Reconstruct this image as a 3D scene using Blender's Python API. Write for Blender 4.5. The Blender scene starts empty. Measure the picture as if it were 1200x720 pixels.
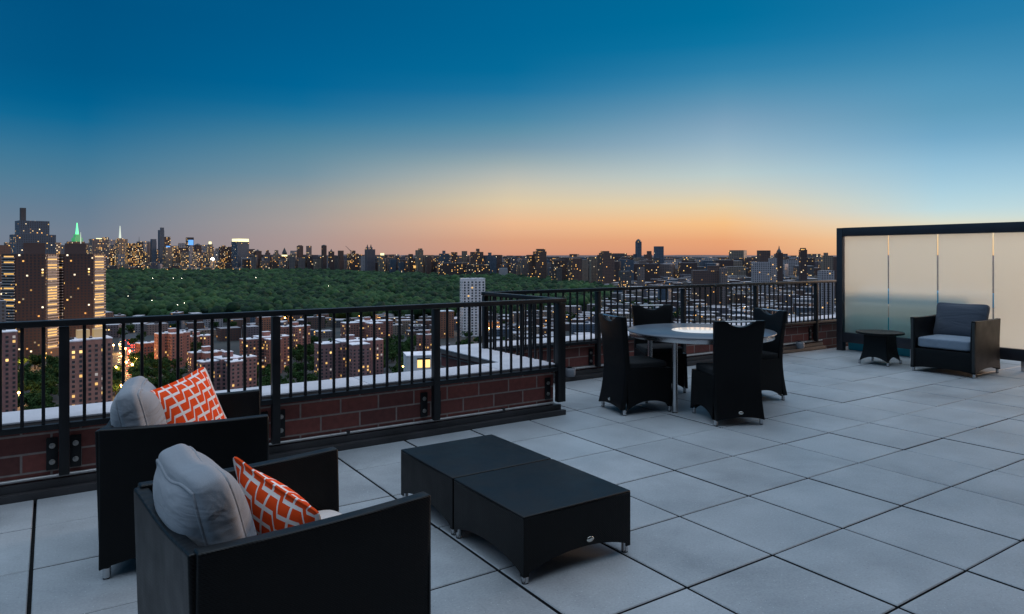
import bpy, bmesh, math, random
import numpy as np
from mathutils import Vector, Matrix, noise
R = math.radians
C = bpy.context.scene.collection
SC = bpy.context.scene
rnd = random.Random(7)

# ------------------------------------------------------------------ camera
HEAD = R(33.62)                       # view heading, clockwise from +Y
FX, FY = math.sin(HEAD), math.cos(HEAD)
RX, RY = math.cos(HEAD), -math.sin(HEAD)
EYE = 1.48
cam = bpy.data.cameras.new('camera'); co = bpy.data.objects.new('camera', cam); C.objects.link(co)
co.location = (0, 0, EYE); co.rotation_euler = (R(90), 0, -HEAD)
cam.sensor_width = 36; cam.lens = 36 * 815 / 1200; cam.shift_y = -0.0505
cam.clip_start = 0.05; cam.clip_end = 60000
SC.camera = co

def srgb(r, g, b):
    f = lambda c: (c / 12.92 if c <= .04045 else ((c + .055) / 1.055) ** 2.4)
    return (f(r / 255), f(g / 255), f(b / 255), 1)

# ------------------------------------------------------------------ world: dusk sky, a function of direction only
SC.view_settings.view_transform = 'Standard'; SC.view_settings.look = 'None'
SC.view_settings.exposure = 0; SC.view_settings.gamma = 1
W = bpy.data.worlds.new('World'); SC.world = W; W.use_nodes = True
nt = W.node_tree; N = nt.nodes; L = nt.links; N.clear()
def wn(t, **k):
    n = N.new(t)
    for a, b in k.items(): setattr(n, a, b)
    return n
def wmath(op, a, b=None):
    n = wn('ShaderNodeMath', operation=op)
    for i, v in enumerate((a, b)):
        if v is None: continue
        if isinstance(v, (int, float)): n.inputs[i].default_value = v
        else: L.new(v, n.inputs[i])
    return n.outputs[0]
tc = wn('ShaderNodeTexCoord'); sx = wn('ShaderNodeSeparateXYZ'); L.new(tc.outputs['Generated'], sx.inputs[0])
elev = wmath('MULTIPLY', wmath('ARCSINE', sx.outputs[2]), 180 / math.pi)              # degrees
side = wmath('ADD', wmath('MULTIPLY', sx.outputs[0], RX), wmath('MULTIPLY', sx.outputs[1], RY))
front = wmath('ADD', wmath('MULTIPLY', sx.outputs[0], FX), wmath('MULTIPLY', sx.outputs[1], FY))
azim = wmath('MULTIPLY', wmath('ARCTAN2', side, front), 180 / math.pi)                # degrees, + to the right
ramp_in = wmath('POWER', wmath('MAXIMUM', wmath('DIVIDE', elev, 90), 0.0), 0.5)       # finer near the horizon
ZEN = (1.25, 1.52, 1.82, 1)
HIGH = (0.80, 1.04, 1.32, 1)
SKY = [  # (azimuth deg, [(elevation deg, colour), ...]) low to high
 (-100, [(0, srgb(112,124,150)), (4, srgb(108,140,172)), (12, srgb(76,138,178)), (22, srgb(44,124,170))]),
 (-31.5, [(0.00,srgb(120,124,138)), (1.74,srgb(114,128,145)), (3.23,srgb(102,126,147)), (4.72,srgb(86,125,150)), (5.67,srgb(75,123,150)), (7.09,srgb(58,118,151)), (8.10,srgb(42,112,150)), (9.44,srgb(14,104,148)), (10.72,srgb(0,96,143)), (12.90,srgb(0,88,135)), (17.37,srgb(0,82,129))]),
 (-17, [(0.00,srgb(166,144,141)), (1.28,srgb(170,150,147)), (2.55,srgb(167,156,153)), (4.16,srgb(154,156,156)), (6.36,srgb(115,145,161)), (7.95,srgb(94,137,159)), (9.06,srgb(76,130,157)), (10.57,srgb(44,118,156)), (11.73,srgb(18,108,153)), (13.14,srgb(0,100,149)), (16.28,srgb(0,93,142)), (19.33,srgb(0,88,136))]),
 (0, [(0.00,srgb(206,146,122)), (1.19,srgb(220,162,128)), (2.67,srgb(235,186,146)), (4.35,srgb(222,202,168)), (5.54,srgb(204,197,178)), (6.65,srgb(180,186,181)), (7.76,srgb(150,170,176)), (8.86,srgb(120,153,172)), (10.02,srgb(96,144,168)), (11.11,srgb(72,134,166)), (13.32,srgb(26,115,160)), (14.91,srgb(4,107,154)), (17.63,srgb(0,101,149)), (20.15,srgb(0,98,146))]),
 (17, [(0.00,srgb(212,142,112)), (1.14,srgb(233,164,118)), (2.55,srgb(245,194,138)), (3.96,srgb(230,210,172)), (5.16,srgb(208,208,194)), (6.36,srgb(187,204,204)), (7.68,srgb(166,190,201)), (9.06,srgb(144,176,196)), (10.44,srgb(124,162,188)), (11.73,srgb(100,150,181)), (13.01,srgb(74,140,176)), (14.28,srgb(48,129,171)), (16.28,srgb(14,117,163)), (18.12,srgb(0,110,156)), (19.33,srgb(0,108,154))]),
 (31.5, [(0.00,srgb(236,186,136)), (1.14,srgb(242,208,160)), (1.86,srgb(230,216,184)), (2.46,srgb(214,220,206)), (3.23,srgb(191,218,223)), (4.72,srgb(169,206,222)), (6.50,srgb(144,189,214)), (8.27,srgb(114,168,200)), (10.02,srgb(94,155,188)), (11.76,srgb(80,148,185)), (13.75,srgb(58,135,176)), (15.71,srgb(36,124,170)), (17.37,srgb(24,118,166))]),
 (40, [(0.00,srgb(236,196,150)), (1.66,srgb(226,216,188)), (2.63,srgb(200,220,220)), (4.23,srgb(172,208,222)), (5.83,srgb(148,192,216)), (7.94,srgb(112,167,198)), (10.04,srgb(86,152,188)), (12.62,srgb(62,138,180)), (15.64,srgb(36,124,170))]),
 (66, [(0, (1.0,.66,.44,1)), (3, (1.05,.84,.62,1)), (7, (.72,.80,.78,1)), (12, (.36,.56,.72,1)), (20, (.06,.22,.40,1))]),
 (95, [(0, (1.5,.90,.62,1)), (5, (1.35,1.0,.85,1)), (12, (.65,.74,.9,1)), (20, (.10,.26,.46,1))]),
 (150, [(0, srgb(70,84,110)), (5, srgb(60,86,120)), (20, srgb(20,78,120))]),
 (260, [(0, srgb(112,124,150)), (4, srgb(108,140,172)), (12, srgb(76,138,178)), (22, srgb(44,124,170))]),
]
def sky_ramp(stops):
    n = wn('ShaderNodeValToRGB'); r = n.color_ramp
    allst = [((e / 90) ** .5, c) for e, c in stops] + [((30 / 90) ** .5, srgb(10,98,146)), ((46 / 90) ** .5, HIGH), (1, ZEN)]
    r.elements[0].position = allst[0][0]; r.elements[0].color = allst[0][1]
    r.elements[1].position = 1; r.elements[1].color = allst[-1][1]
    for p, c in allst[1:-1]:
        e = r.elements.new(p); e.color = c
    L.new(ramp_in, n.inputs[0]); return n.outputs[0]
az2 = wmath('ADD', azim, wmath('MULTIPLY', wmath('LESS_THAN', azim, -100.0), 360.0))
cur = sky_ramp(SKY[0][1])
for i in range(1, len(SKY)):
    nxt = sky_ramp(SKY[i][1])
    mr = wn('ShaderNodeMapRange', interpolation_type='SMOOTHSTEP' if i in (1, 9, 10) else 'LINEAR'); mr.inputs['From Min'].default_value = SKY[i-1][0]; mr.inputs['From Max'].default_value = SKY[i][0]
    L.new(az2, mr.inputs['Value'])
    mx = wn('ShaderNodeMix', data_type='RGBA'); L.new(mr.outputs[0], mx.inputs[0]); L.new(cur, mx.inputs[6]); L.new(nxt, mx.inputs[7])
    cur = mx.outputs[2]
bg = wn('ShaderNodeBackground'); bg.inputs[1].default_value = 1.0
out = wn('ShaderNodeOutputWorld'); L.new(cur, bg.inputs[0]); L.new(bg.outputs[0], out.inputs[0])

# the last glow of the sunken sun: weak, very soft, from just above the sunset
sun = bpy.data.lights.new('sun', 'SUN'); so = bpy.data.objects.new('sun', sun); C.objects.link(so)
sun.energy = 1.9; sun.angle = R(18); sun.color = (1, .66, .46)
az = HEAD + R(55); el = R(10)
so.rotation_euler = Vector((-math.sin(az) * math.cos(el), -math.cos(az) * math.cos(el), -math.sin(el))).to_track_quat('-Z', 'Y').to_euler()
SC.cycles.max_bounces = 6; SC.cycles.transparent_max_bounces = 6; SC.cycles.use_denoising = True
SC.cycles.sample_clamp_indirect = 2.5

# ------------------------------------------------------------------ materials
def new_mat(name):
    m = bpy.data.materials.new(name); m.use_nodes = True
    return m, m.node_tree.nodes, m.node_tree.links, m.node_tree.nodes['Principled BSDF']
def mat(name, col, rough=.6, metal=0, var=0., vscale=6, bump=0., bscale=80, spec=.5, emit=None, estr=0, coord='Object'):
    m, n, l, b = new_mat(name)
    b.inputs['Base Color'].default_value = (*col[:3], 1); b.inputs['Roughness'].default_value = rough
    b.inputs['Metallic'].default_value = metal; b.inputs['Specular IOR Level'].default_value = spec
    if emit:
        b.inputs['Emission Color'].default_value = (*emit[:3], 1); b.inputs['Emission Strength'].default_value = estr
        if estr < 40: m.cycles.emission_sampling = 'NONE'
    if var or bump: t = n.new('ShaderNodeTexCoord')
    if var:
        x = n.new('ShaderNodeTexNoise'); x.inputs['Scale'].default_value = vscale; x.inputs['Detail'].default_value = 5
        l.new(t.outputs[coord], x.inputs['Vector'])
        h = n.new('ShaderNodeHueSaturation'); h.inputs['Color'].default_value = (*col[:3], 1)
        r = n.new('ShaderNodeMapRange'); r.inputs['From Min'].default_value = .3; r.inputs['From Max'].default_value = .7
        r.inputs['To Min'].default_value = 1 - var; r.inputs['To Max'].default_value = 1 + var
        l.new(x.outputs['Fac'], r.inputs['Value']); l.new(r.outputs[0], h.inputs['Value']); l.new(h.outputs[0], b.inputs['Base Color'])
        rr = n.new('ShaderNodeMapRange'); rr.inputs['To Min'].default_value = max(.02, rough - .12); rr.inputs['To Max'].default_value = min(1, rough + .12)
        l.new(x.outputs['Fac'], rr.inputs['Value']); l.new(rr.outputs[0], b.inputs['Roughness'])
    if bump:
        y = n.new('ShaderNodeTexNoise'); y.inputs['Scale'].default_value = bscale; y.inputs['Detail'].default_value = 4
        l.new(t.outputs[coord], y.inputs['Vector'])
        bm_ = n.new('ShaderNodeBump'); bm_.inputs['Strength'].default_value = bump; bm_.inputs['Distance'].default_value = .01
        l.new(y.outputs['Fac'], bm_.inputs['Height']); l.new(bm_.outputs[0], b.inputs['Normal'])
    return m
def M_(n, l, op, a, b=None, c=None):
    x = n.new('ShaderNodeMath'); x.operation = op
    for i, v in enumerate((a, b, c)):
        if v is None: continue
        if isinstance(v, (int, float)): x.inputs[i].default_value = v
        else: l.new(v, x.inputs[i])
    return x.outputs[0]

def paving_mat():
    m, n, l, b = new_mat('paving concrete')
    t = n.new('ShaderNodeTexCoord'); a = n.new('ShaderNodeAttribute'); a.attribute_name = 'tint'
    big = n.new('ShaderNodeTexNoise'); big.inputs['Scale'].default_value = 1.6; big.inputs['Detail'].default_value = 6; big.inputs['Roughness'].default_value = .6
    l.new(t.outputs['Object'], big.inputs['Vector'])
    fine = n.new('ShaderNodeTexNoise'); fine.inputs['Scale'].default_value = 90; fine.inputs['Detail'].default_value = 3
    l.new(t.outputs['Object'], fine.inputs['Vector'])
    vor = n.new('ShaderNodeTexVoronoi'); vor.inputs['Scale'].default_value = 75; l.new(t.outputs['Object'], vor.inputs['Vector'])
    dots = M_(n, l, 'LESS_THAN', vor.outputs['Distance'], .16)
    wn_ = n.new('ShaderNodeTexWhiteNoise'); l.new(vor.outputs['Position'], wn_.inputs['Vector'])
    lightd = M_(n, l, 'MULTIPLY', dots, M_(n, l, 'GREATER_THAN', wn_.outputs['Value'], .86))
    darkd = M_(n, l, 'MULTIPLY', dots, M_(n, l, 'LESS_THAN', wn_.outputs['Value'], .12))
    v = M_(n, l, 'ADD', M_(n, l, 'MULTIPLY', big.outputs['Fac'], .62), M_(n, l, 'MULTIPLY', fine.outputs['Fac'], .34))
    v = M_(n, l, 'ADD', v, M_(n, l, 'MULTIPLY', a.outputs['Fac'], .09))
    sn = n.new('ShaderNodeTexNoise'); sn.inputs['Scale'].default_value = .8; sn.inputs['Detail'].default_value = 8; sn.inputs['Roughness'].default_value = .7; sn.inputs['Distortion'].default_value = .6; l.new(t.outputs['Object'], sn.inputs['Vector'])
    sm = n.new('ShaderNodeMapRange'); sm.inputs['From Min'].default_value = .5; sm.inputs['From Max'].default_value = .68; sm.inputs['To Max'].default_value = .13; l.new(sn.outputs['Fac'], sm.inputs['Value']); v = M_(n, l, 'SUBTRACT', v, sm.outputs[0])
    v = M_(n, l, 'ADD', v, M_(n, l, 'MULTIPLY', lightd, .8))
    v = M_(n, l, 'SUBTRACT', v, M_(n, l, 'MULTIPLY', darkd, .4))
    cr = n.new('ShaderNodeValToRGB'); cr.color_ramp.elements[0].position = .1; cr.color_ramp.elements[0].color = (.128, .136, .144, 1)
    cr.color_ramp.elements[1].position = 1; cr.color_ramp.elements[1].color = (.54, .565, .59, 1)
    l.new(v, cr.inputs[0]); l.new(cr.outputs[0], b.inputs['Base Color'])
    rr = n.new('ShaderNodeMapRange'); rr.inputs['To Min'].default_value = .34; rr.inputs['To Max'].default_value = .62
    l.new(big.outputs['Fac'], rr.inputs['Value']); l.new(rr.outputs[0], b.inputs['Roughness'])
    bp = n.new('ShaderNodeBump'); bp.inputs['Strength'].default_value = .25; bp.inputs['Distance'].default_value = .004
    l.new(fine.outputs['Fac'], bp.inputs['Height']); l.new(bp.outputs[0], b.inputs['Normal'])
    return m
def brick_mat(name, c1, c2, mortar, bw, bh, ms):
    m, n, l, b = new_mat(name)
    u = n.new('ShaderNodeUVMap')
    k = n.new('ShaderNodeTexBrick'); k.inputs['Scale'].default_value = 1; k.inputs['Brick Width'].default_value = bw; k.inputs['Row Height'].default_value = bh
    k.inputs['Mortar Size'].default_value = ms; k.inputs['Mortar Smooth'].default_value = .2
    k.inputs['Color1'].default_value = (*c1, 1); k.inputs['Color2'].default_value = (*c2, 1); k.inputs['Mortar'].default_value = (*mortar, 1)
    l.new(u.outputs[0], k.inputs['Vector'])
    x = n.new('ShaderNodeTexNoise'); x.inputs['Scale'].default_value = 25; x.inputs['Detail'].default_value = 6; l.new(u.outputs[0], x.inputs['Vector'])
    h = n.new('ShaderNodeHueSaturation'); r = n.new('ShaderNodeMapRange'); r.inputs['To Min'].default_value = .6; r.inputs['To Max'].default_value = 1.4
    l.new(x.outputs['Fac'], r.inputs['Value']); l.new(r.outputs[0], h.inputs['Value']); l.new(k.outputs['Color'], h.inputs['Color']); l.new(h.outputs[0], b.inputs['Base Color'])
    b.inputs['Roughness'].default_value = .75
    bp = n.new('ShaderNodeBump'); bp.inputs['Strength'].default_value = .6; bp.inputs['Distance'].default_value = .006; bp.invert = True
    l.new(k.outputs['Fac'], bp.inputs['Height']); l.new(bp.outputs[0], b.inputs['Normal'])
    return m
def sling_mat(name, col, rough):
    m, n, l, b = new_mat(name)
    t = n.new('ShaderNodeTexCoord'); mp = n.new('ShaderNodeMapping'); l.new(t.outputs['Object'], mp.inputs[0])
    w1 = n.new('ShaderNodeTexWave'); w1.inputs['Scale'].default_value = 55; w1.bands_direction = 'Z'; l.new(mp.outputs[0], w1.inputs[0])
    w2 = n.new('ShaderNodeTexWave'); w2.inputs['Scale'].default_value = 55; w2.bands_direction = 'DIAGONAL'; l.new(mp.outputs[0], w2.inputs[0])
    s = M_(n, l, 'MULTIPLY', w1.outputs['Fac'], w2.outputs['Fac'])
    no = n.new('ShaderNodeTexNoise'); no.inputs['Scale'].default_value = 9; no.inputs['Detail'].default_value = 6; l.new(mp.outputs[0], no.inputs[0])
    cr = n.new('ShaderNodeValToRGB'); cr.color_ramp.elements[0].color = (*[c * .2 for c in col], 1); cr.color_ramp.elements[1].color = (*[c * 1.5 for c in col], 1)
    st = n.new('ShaderNodeMapping'); st.inputs['Scale'].default_value = (150, 150, 7); l.new(t.outputs['Object'], st.inputs[0])
    s2 = n.new('ShaderNodeTexNoise'); s2.inputs['Scale'].default_value = 1; s2.inputs['Detail'].default_value = 2; l.new(st.outputs[0], s2.inputs[0])
    l.new(M_(n, l, 'ADD', M_(n, l, 'MULTIPLY', no.outputs['Fac'], .5), M_(n, l, 'MULTIPLY', s2.outputs['Fac'], .5)), cr.inputs[0]); l.new(cr.outputs[0], b.inputs['Base Color'])
    s = M_(n, l, 'ADD', s, M_(n, l, 'MULTIPLY', s2.outputs['Fac'], .8))
    rr = n.new('ShaderNodeMapRange'); rr.inputs['To Min'].default_value = rough - .12; rr.inputs['To Max'].default_value = rough + .15
    l.new(no.outputs['Fac'], rr.inputs['Value']); l.new(rr.outputs[0], b.inputs['Roughness'])
    b.inputs['Specular IOR Level'].default_value = .22
    bp = n.new('ShaderNodeBump'); bp.inputs['Strength'].default_value = .4; bp.inputs['Distance'].default_value = .002
    l.new(s, bp.inputs['Height']); l.new(bp.outputs[0], b.inputs['Normal'])
    return m
def fabric_mat(name, col, wrinkle=.35, sheen=.2):
    m, n, l, b = new_mat(name)
    t = n.new('ShaderNodeTexCoord')
    w = n.new('ShaderNodeTexNoise'); w.inputs['Scale'].default_value = 3.2; w.inputs['Detail'].default_value = 3; w.inputs['Distortion'].default_value = .9
    mp = n.new('ShaderNodeMapping'); mp.inputs['Scale'].default_value = (.6, 2.8, 2.0); l.new(t.outputs['Object'], mp.inputs[0]); l.new(mp.outputs[0], w.inputs[0])
    f = n.new('ShaderNodeTexNoise'); f.inputs['Scale'].default_value = 420; l.new(t.outputs['Object'], f.inputs[0])
    b1 = n.new('ShaderNodeBump'); b1.inputs['Strength'].default_value = wrinkle; b1.inputs['Distance'].default_value = .05; l.new(w.outputs['Fac'], b1.inputs['Height'])
    b2 = n.new('ShaderNodeBump'); b2.inputs['Strength'].default_value = .25; b2.inputs['Distance'].default_value = .002; l.new(f.outputs['Fac'], b2.inputs['Height']); l.new(b1.outputs[0], b2.inputs['Normal'])
    l.new(b2.outputs[0], b.inputs['Normal'])
    h = n.new('ShaderNodeHueSaturation'); h.inputs['Color'].default_value = (*col, 1); r = n.new('ShaderNodeMapRange'); r.inputs['To Min'].default_value = .75; r.inputs['To Max'].default_value = 1.25
    l.new(f.outputs['Fac'], r.inputs['Value']); l.new(r.outputs[0], h.inputs['Value']); l.new(h.outputs[0], b.inputs['Base Color'])
    b.inputs['Roughness'].default_value = .9; b.inputs['Specular IOR Level'].default_value = .2; b.inputs['Sheen Weight'].default_value = sheen
    return m
def pattern_mat():
    m, n, l, b = new_mat('orange and white woven pattern')
    uv = n.new('ShaderNodeUVMap'); s = n.new('ShaderNodeSeparateXYZ'); l.new(uv.outputs[0], s.inputs[0])
    a = M_(n, l, 'MULTIPLY', s.outputs[0], 4.0)
    k = M_(n, l, 'FLOOR', a); t = M_(n, l, 'SUBTRACT', a, k)
    rp = n.new('ShaderNodeClamp'); l.new(M_(n, l, 'DIVIDE', M_(n, l, 'SUBTRACT', t, .40), .20), rp.inputs[0])
    st = M_(n, l, 'ADD', k, rp.outputs[0])
    bb = M_(n, l, 'SUBTRACT', M_(n, l, 'MULTIPLY', s.outputs[1], 8.2), st)
    bi = M_(n, l, 'FLOOR', bb); fb = M_(n, l, 'SUBTRACT', bb, bi)
    band = M_(n, l, 'LESS_THAN', M_(n, l, 'ABSOLUTE', M_(n, l, 'SUBTRACT', fb, .5)), .365)
    near = M_(n, l, 'ROUND', a); dist = M_(n, l, 'ABSOLUTE', M_(n, l, 'SUBTRACT', a, near))
    par = M_(n, l, 'MODULO', M_(n, l, 'ADD', M_(n, l, 'ADD', bi, near), 200), 2)
    gap = M_(n, l, 'LESS_THAN', dist, .045)
    fac = M_(n, l, 'MULTIPLY', band, M_(n, l, 'SUBTRACT', 1, gap))
    mx = n.new('ShaderNodeMix'); mx.data_type = 'RGBA'; mx.inputs[6].default_value = (.78, .74, .72, 1); mx.inputs[7].default_value = (.80, .072, .012, 1)
    l.new(fac, mx.inputs[0]); l.new(mx.outputs[2], b.inputs['Base Color']); b.inputs['Roughness'].default_value = .9; b.inputs['Specular IOR Level'].default_value = .15
    tcn = n.new('ShaderNodeTexCoord'); f = n.new('ShaderNodeTexNoise'); f.inputs['Scale'].default_value = 7; f.inputs['Detail'].default_value = 4; l.new(tcn.outputs['Object'], f.inputs[0])
    bp = n.new('ShaderNodeBump'); bp.inputs['Strength'].default_value = .3; bp.inputs['Distance'].default_value = .03; l.new(f.outputs['Fac'], bp.inputs['Height']); l.new(bp.outputs[0], b.inputs['Normal'])
    return m
def facade_mat():
    """walls with a grid of windows, some of them lit; uv in metres, face attributes tint (kind of wall) and lit (share of lit windows)"""
    m, n, l, b = new_mat('city facade')
    uv = n.new('ShaderNodeUVMap'); s = n.new('ShaderNodeSeparateXYZ'); l.new(uv.outputs[0], s.inputs[0])
    ta = n.new('ShaderNodeAttribute'); ta.attribute_name = 'tint'; la = n.new('ShaderNodeAttribute'); la.attribute_name = 'lit'
    U = M_(n, l, 'DIVIDE', s.outputs[0], 3.4); V = M_(n, l, 'DIVIDE', s.outputs[1], 3.1)
    fu = M_(n, l, 'FRACT', U); fv = M_(n, l, 'FRACT', V)
    win = M_(n, l, 'MULTIPLY', M_(n, l, 'LESS_THAN', M_(n, l, 'ABSOLUTE', M_(n, l, 'SUBTRACT', fu, .5)), .24), M_(n, l, 'LESS_THAN', M_(n, l, 'ABSOLUTE', M_(n, l, 'SUBTRACT', fv, .52)), .26))
    cx = n.new('ShaderNodeCombineXYZ'); l.new(M_(n, l, 'FLOOR', U), cx.inputs[0]); l.new(M_(n, l, 'FLOOR', V), cx.inputs[1]); l.new(M_(n, l, 'MULTIPLY', ta.outputs['Fac'], 977.7), cx.inputs[2])
    w = n.new('ShaderNodeTexWhiteNoise'); l.new(cx.outputs[0], w.inputs['Vector'])
    lit = M_(n, l, 'MULTIPLY', win, M_(n, l, 'LESS_THAN', w.outputs['Value'], M_(n, l, 'MULTIPLY', la.outputs['Fac'], .55)))
    cr = n.new('ShaderNodeValToRGB'); e = cr.color_ramp; e.interpolation = 'CONSTANT'
    cols = [(0, (.085, .05, .045)), (.16, (.13, .075, .062)), (.3, (.10, .085, .085)), (.42, (.24, .18, .14)), (.55, (.13, .11, .13)), (.68, (.20, .15, .14)), (.8, (.36, .32, .33)), (.92, (.075, .10, .14))]
    e.elements[0].position = 0; e.elements[0].color = (*cols[0][1], 1); e.elements[1].position = cols[1][0]; e.elements[1].color = (*cols[1][1], 1)
    for p, c in cols[2:]: q = e.elements.new(p); q.color = (*c, 1)
    l.new(ta.outputs['Fac'], cr.inputs[0])
    mx = n.new('ShaderNodeMix'); mx.data_type = 'RGBA'; mx.inputs[7].default_value = (.025, .03, .04, 1); l.new(win, mx.inputs[0]); l.new(cr.outputs[0], mx.inputs[6]); l.new(mx.outputs[2], b.inputs['Base Color'])
    ro = M_(n, l, 'SUBTRACT', .8, M_(n, l, 'MULTIPLY', win, .5)); l.new(ro, b.inputs['Roughness'])
    ec = n.new('ShaderNodeValToRGB'); ec.color_ramp.elements[0].color = (1, .42, .09, 1); ec.color_ramp.elements[1].color = (1, .85, .6, 1)
    q = ec.color_ramp.elements.new(.6); q.color = (1, .6, .16, 1)
    sc = n.new('ShaderNodeSeparateColor'); l.new(w.outputs['Color'], sc.inputs[0]); l.new(sc.outputs[1], ec.inputs[0]); l.new(ec.outputs[0], b.inputs['Emission Color'])
    l.new(M_(n, l, 'MULTIPLY', lit, M_(n, l, 'ADD', .3, M_(n, l, 'MULTIPLY', sc.outputs[2], 2.0))), b.inputs['Emission Strength'])
    m.cycles.emission_sampling = 'NONE'
    return m
def roof_mat():
    m, n, l, b = new_mat('flat roof')
    ta = n.new('ShaderNodeAttribute'); ta.attribute_name = 'tint'
    w = n.new('ShaderNodeTexWhiteNoise'); w.noise_dimensions = '1D'; l.new(M_(n, l, 'MULTIPLY', ta.outputs['Fac'], 333.3), w.inputs['W'])
    t = n.new('ShaderNodeTexCoord'); x = n.new('ShaderNodeTexNoise'); x.inputs['Scale'].default_value = .25; x.inputs['Detail'].default_value = 5; l.new(t.outputs['Object'], x.inputs[0])
    cr = n.new('ShaderNodeValToRGB'); cr.color_ramp.elements[0].color = (.07, .07, .08, 1); cr.color_ramp.elements[1].color = (.55, .53, .57, 1)
    l.new(M_(n, l, 'ADD', M_(n, l, 'MULTIPLY', w.outputs['Value'], .7), M_(n, l, 'MULTIPLY', x.outputs['Fac'], .35)), cr.inputs[0]); l.new(cr.outputs[0], b.inputs['Base Color']); b.inputs['Roughness'].default_value = .8
    return m
def foliage_mat(name, c1, c2, scale, bump):
    m, n, l, b = new_mat(name)
    t = n.new('ShaderNodeTexCoord'); x = n.new('ShaderNodeTexNoise'); x.inputs['Scale'].default_value = scale; x.inputs['Detail'].default_value = 6; l.new(t.outputs['Object'], x.inputs[0])
    ta = n.new('ShaderNodeAttribute'); ta.attribute_name = 'tint'
    cr = n.new('ShaderNodeValToRGB'); cr.color_ramp.elements[0].position = .25; cr.color_ramp.elements[0].color = (*c1, 1); cr.color_ramp.elements[1].position = .8; cr.color_ramp.elements[1].color = (*c2, 1)
    l.new(M_(n, l, 'ADD', M_(n, l, 'MULTIPLY', x.outputs['Fac'], .55), M_(n, l, 'MULTIPLY', ta.outputs['Fac'], .5)), cr.inputs[0]); l.new(cr.outputs[0], b.inputs['Base Color'])
    b.inputs['Roughness'].default_value = .85; b.inputs['Specular IOR Level'].default_value = .15
    if bump:
        y = n.new('ShaderNodeTexNoise'); y.inputs['Scale'].default_value = scale * 3; y.inputs['Detail'].default_value = 5; l.new(t.outputs['Object'], y.inputs[0])
        bp = n.new('ShaderNodeBump'); bp.inputs['Strength'].default_value = .9; bp.inputs['Distance'].default_value = bump; l.new(y.outputs['Fac'], bp.inputs['Height']); l.new(bp.outputs[0], b.inputs['Normal'])
    return m
def frosted_mat():
    m, n, l, b = new_mat('frosted glass')
    b.inputs['Base Color'].default_value = (.93, .94, .88, 1); b.inputs['Roughness'].default_value = .33; b.inputs['Transmission Weight'].default_value = .9
    b.inputs['IOR'].default_value = 1.45
    tr = n.new('ShaderNodeBsdfTranslucent'); tr.inputs[0].default_value = (1, .97, .82, 1); mx = n.new('ShaderNodeMixShader'); mx.inputs[0].default_value = .33
    l.new(b.outputs[0], mx.inputs[1]); l.new(tr.outputs[0], mx.inputs[2]); l.new(mx.outputs[0], n['Material Output'].inputs['Surface'])
    return m

PAVE = paving_mat()
JOINT = mat('joint bed', (.008, .009, .011), .9, bump=.4, bscale=60)
BRICK = brick_mat('parapet brick', (.21, .054, .042), (.10, .03, .026), (.27, .21, .19), .31, .117, .007)
STONE = mat('coping stone', (.60, .57, .60), .7, var=.1, vscale=3, bump=.2)
FASCIA = mat('coping edge', (.12, .10, .095), .7, var=.2, vscale=8)
FLASH = mat('dark roof flashing', (.028, .026, .028), .55, var=.3, vscale=5)
IRON = mat('dark painted steel', (.0085, .009, .011), .42, spec=.3, var=.25, vscale=9)
PIPE = mat('galvanised conduit', (.5, .48, .47), .4, .7, var=.15, vscale=12)
BOLT = mat('steel bolt', (.42, .40, .38), .35, 1, var=.2, vscale=60)
SLING = sling_mat('black woven sling', (.003, .0033, .004), .40)
BLACKCUSH = fabric_mat('black seat pad fabric', (.014, .0145, .016), .2, .02)
TRIM = mat('grey edge trim', (.022, .022, .022), .5)
CHROME = mat('brushed steel', (.55, .55, .56), .26, 1)
GREY = fabric_mat('grey cushion fabric', (.245, .255, .28), .6)
PALE = fabric_mat('pale grey cushion fabric', (.52, .51, .50), .3)
SLATE = fabric_mat('slate blue cushion fabric', (.068, .078, .10), .35)
BLUEG = fabric_mat('blue grey cushion fabric', (.20, .24, .295), .3)
PATTERN = pattern_mat()
FACADE = facade_mat(); ROOF = roof_mat()
FRAME = mat('dark partition frame', (.02, .021, .028), .42, var=.2, vscale=5)
GLASS = frosted_mat()
TOPM = mat('grey laminate table top', (.085, .092, .11), .34, var=.08, vscale=4)
LEAF = foliage_mat('park foliage', (.004, .016, .010), (.040, .088, .030), .12, 1.6)
TREELEAF = foliage_mat('tree foliage', (.012, .032, .010), (.05, .10, .028), .5, 0)
BARK = mat('bark', (.05, .038, .03), .9)
GROUND = mat('city ground', (.028, .03, .03), .9, var=.4, vscale=.02)
PARKG = mat('park ground', (.008, .018, .010), .95, var=.3, vscale=.02)
ASPH = mat('asphalt', (.05, .05, .055), .8, var=.2, vscale=.3)
def glow(name, col, s): return mat(name, (.2, .2, .2), .5, emit=col, estr=s)
WINLIT = glow('lit window', (1, .56, .13), 1.0)
WINWARM = glow('bright lit window', (1, .64, .2), 1.6)
WINPALE = glow('dim lit window', (.9, .8, .75), .35)
WINDARK = mat('dark window glass', (.05, .052, .06), .25)
WINFRAME = mat('window frame', (.35, .32, .31), .6)
LAMP = glow('sodium lamp', (1, .45, .08), 38)
WLAMP = glow('white lamp', (1, .9, .68), 14)
TAIL = glow('red tail lamp', (1, .07, .03), 22)
HEADL = glow('head lamp', (1, .62, .22), 20)
GREEN = glow('green floodlit masonry', (.02, .6, .12), .45)
GREENB = glow('bright green spire', (.12, 1, .35), 1.7)
SPIREW = glow('floodlit white spire', (.75, .85, .7), .9)
CROWN = glow('lit crown', (1, .92, .45), 1.6)
BLUEL = glow('blue lit sign box', (.08, .38, .95), 1.1)
PINKL = glow('pink floodlit top', (1, .5, .42), .55)

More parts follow.
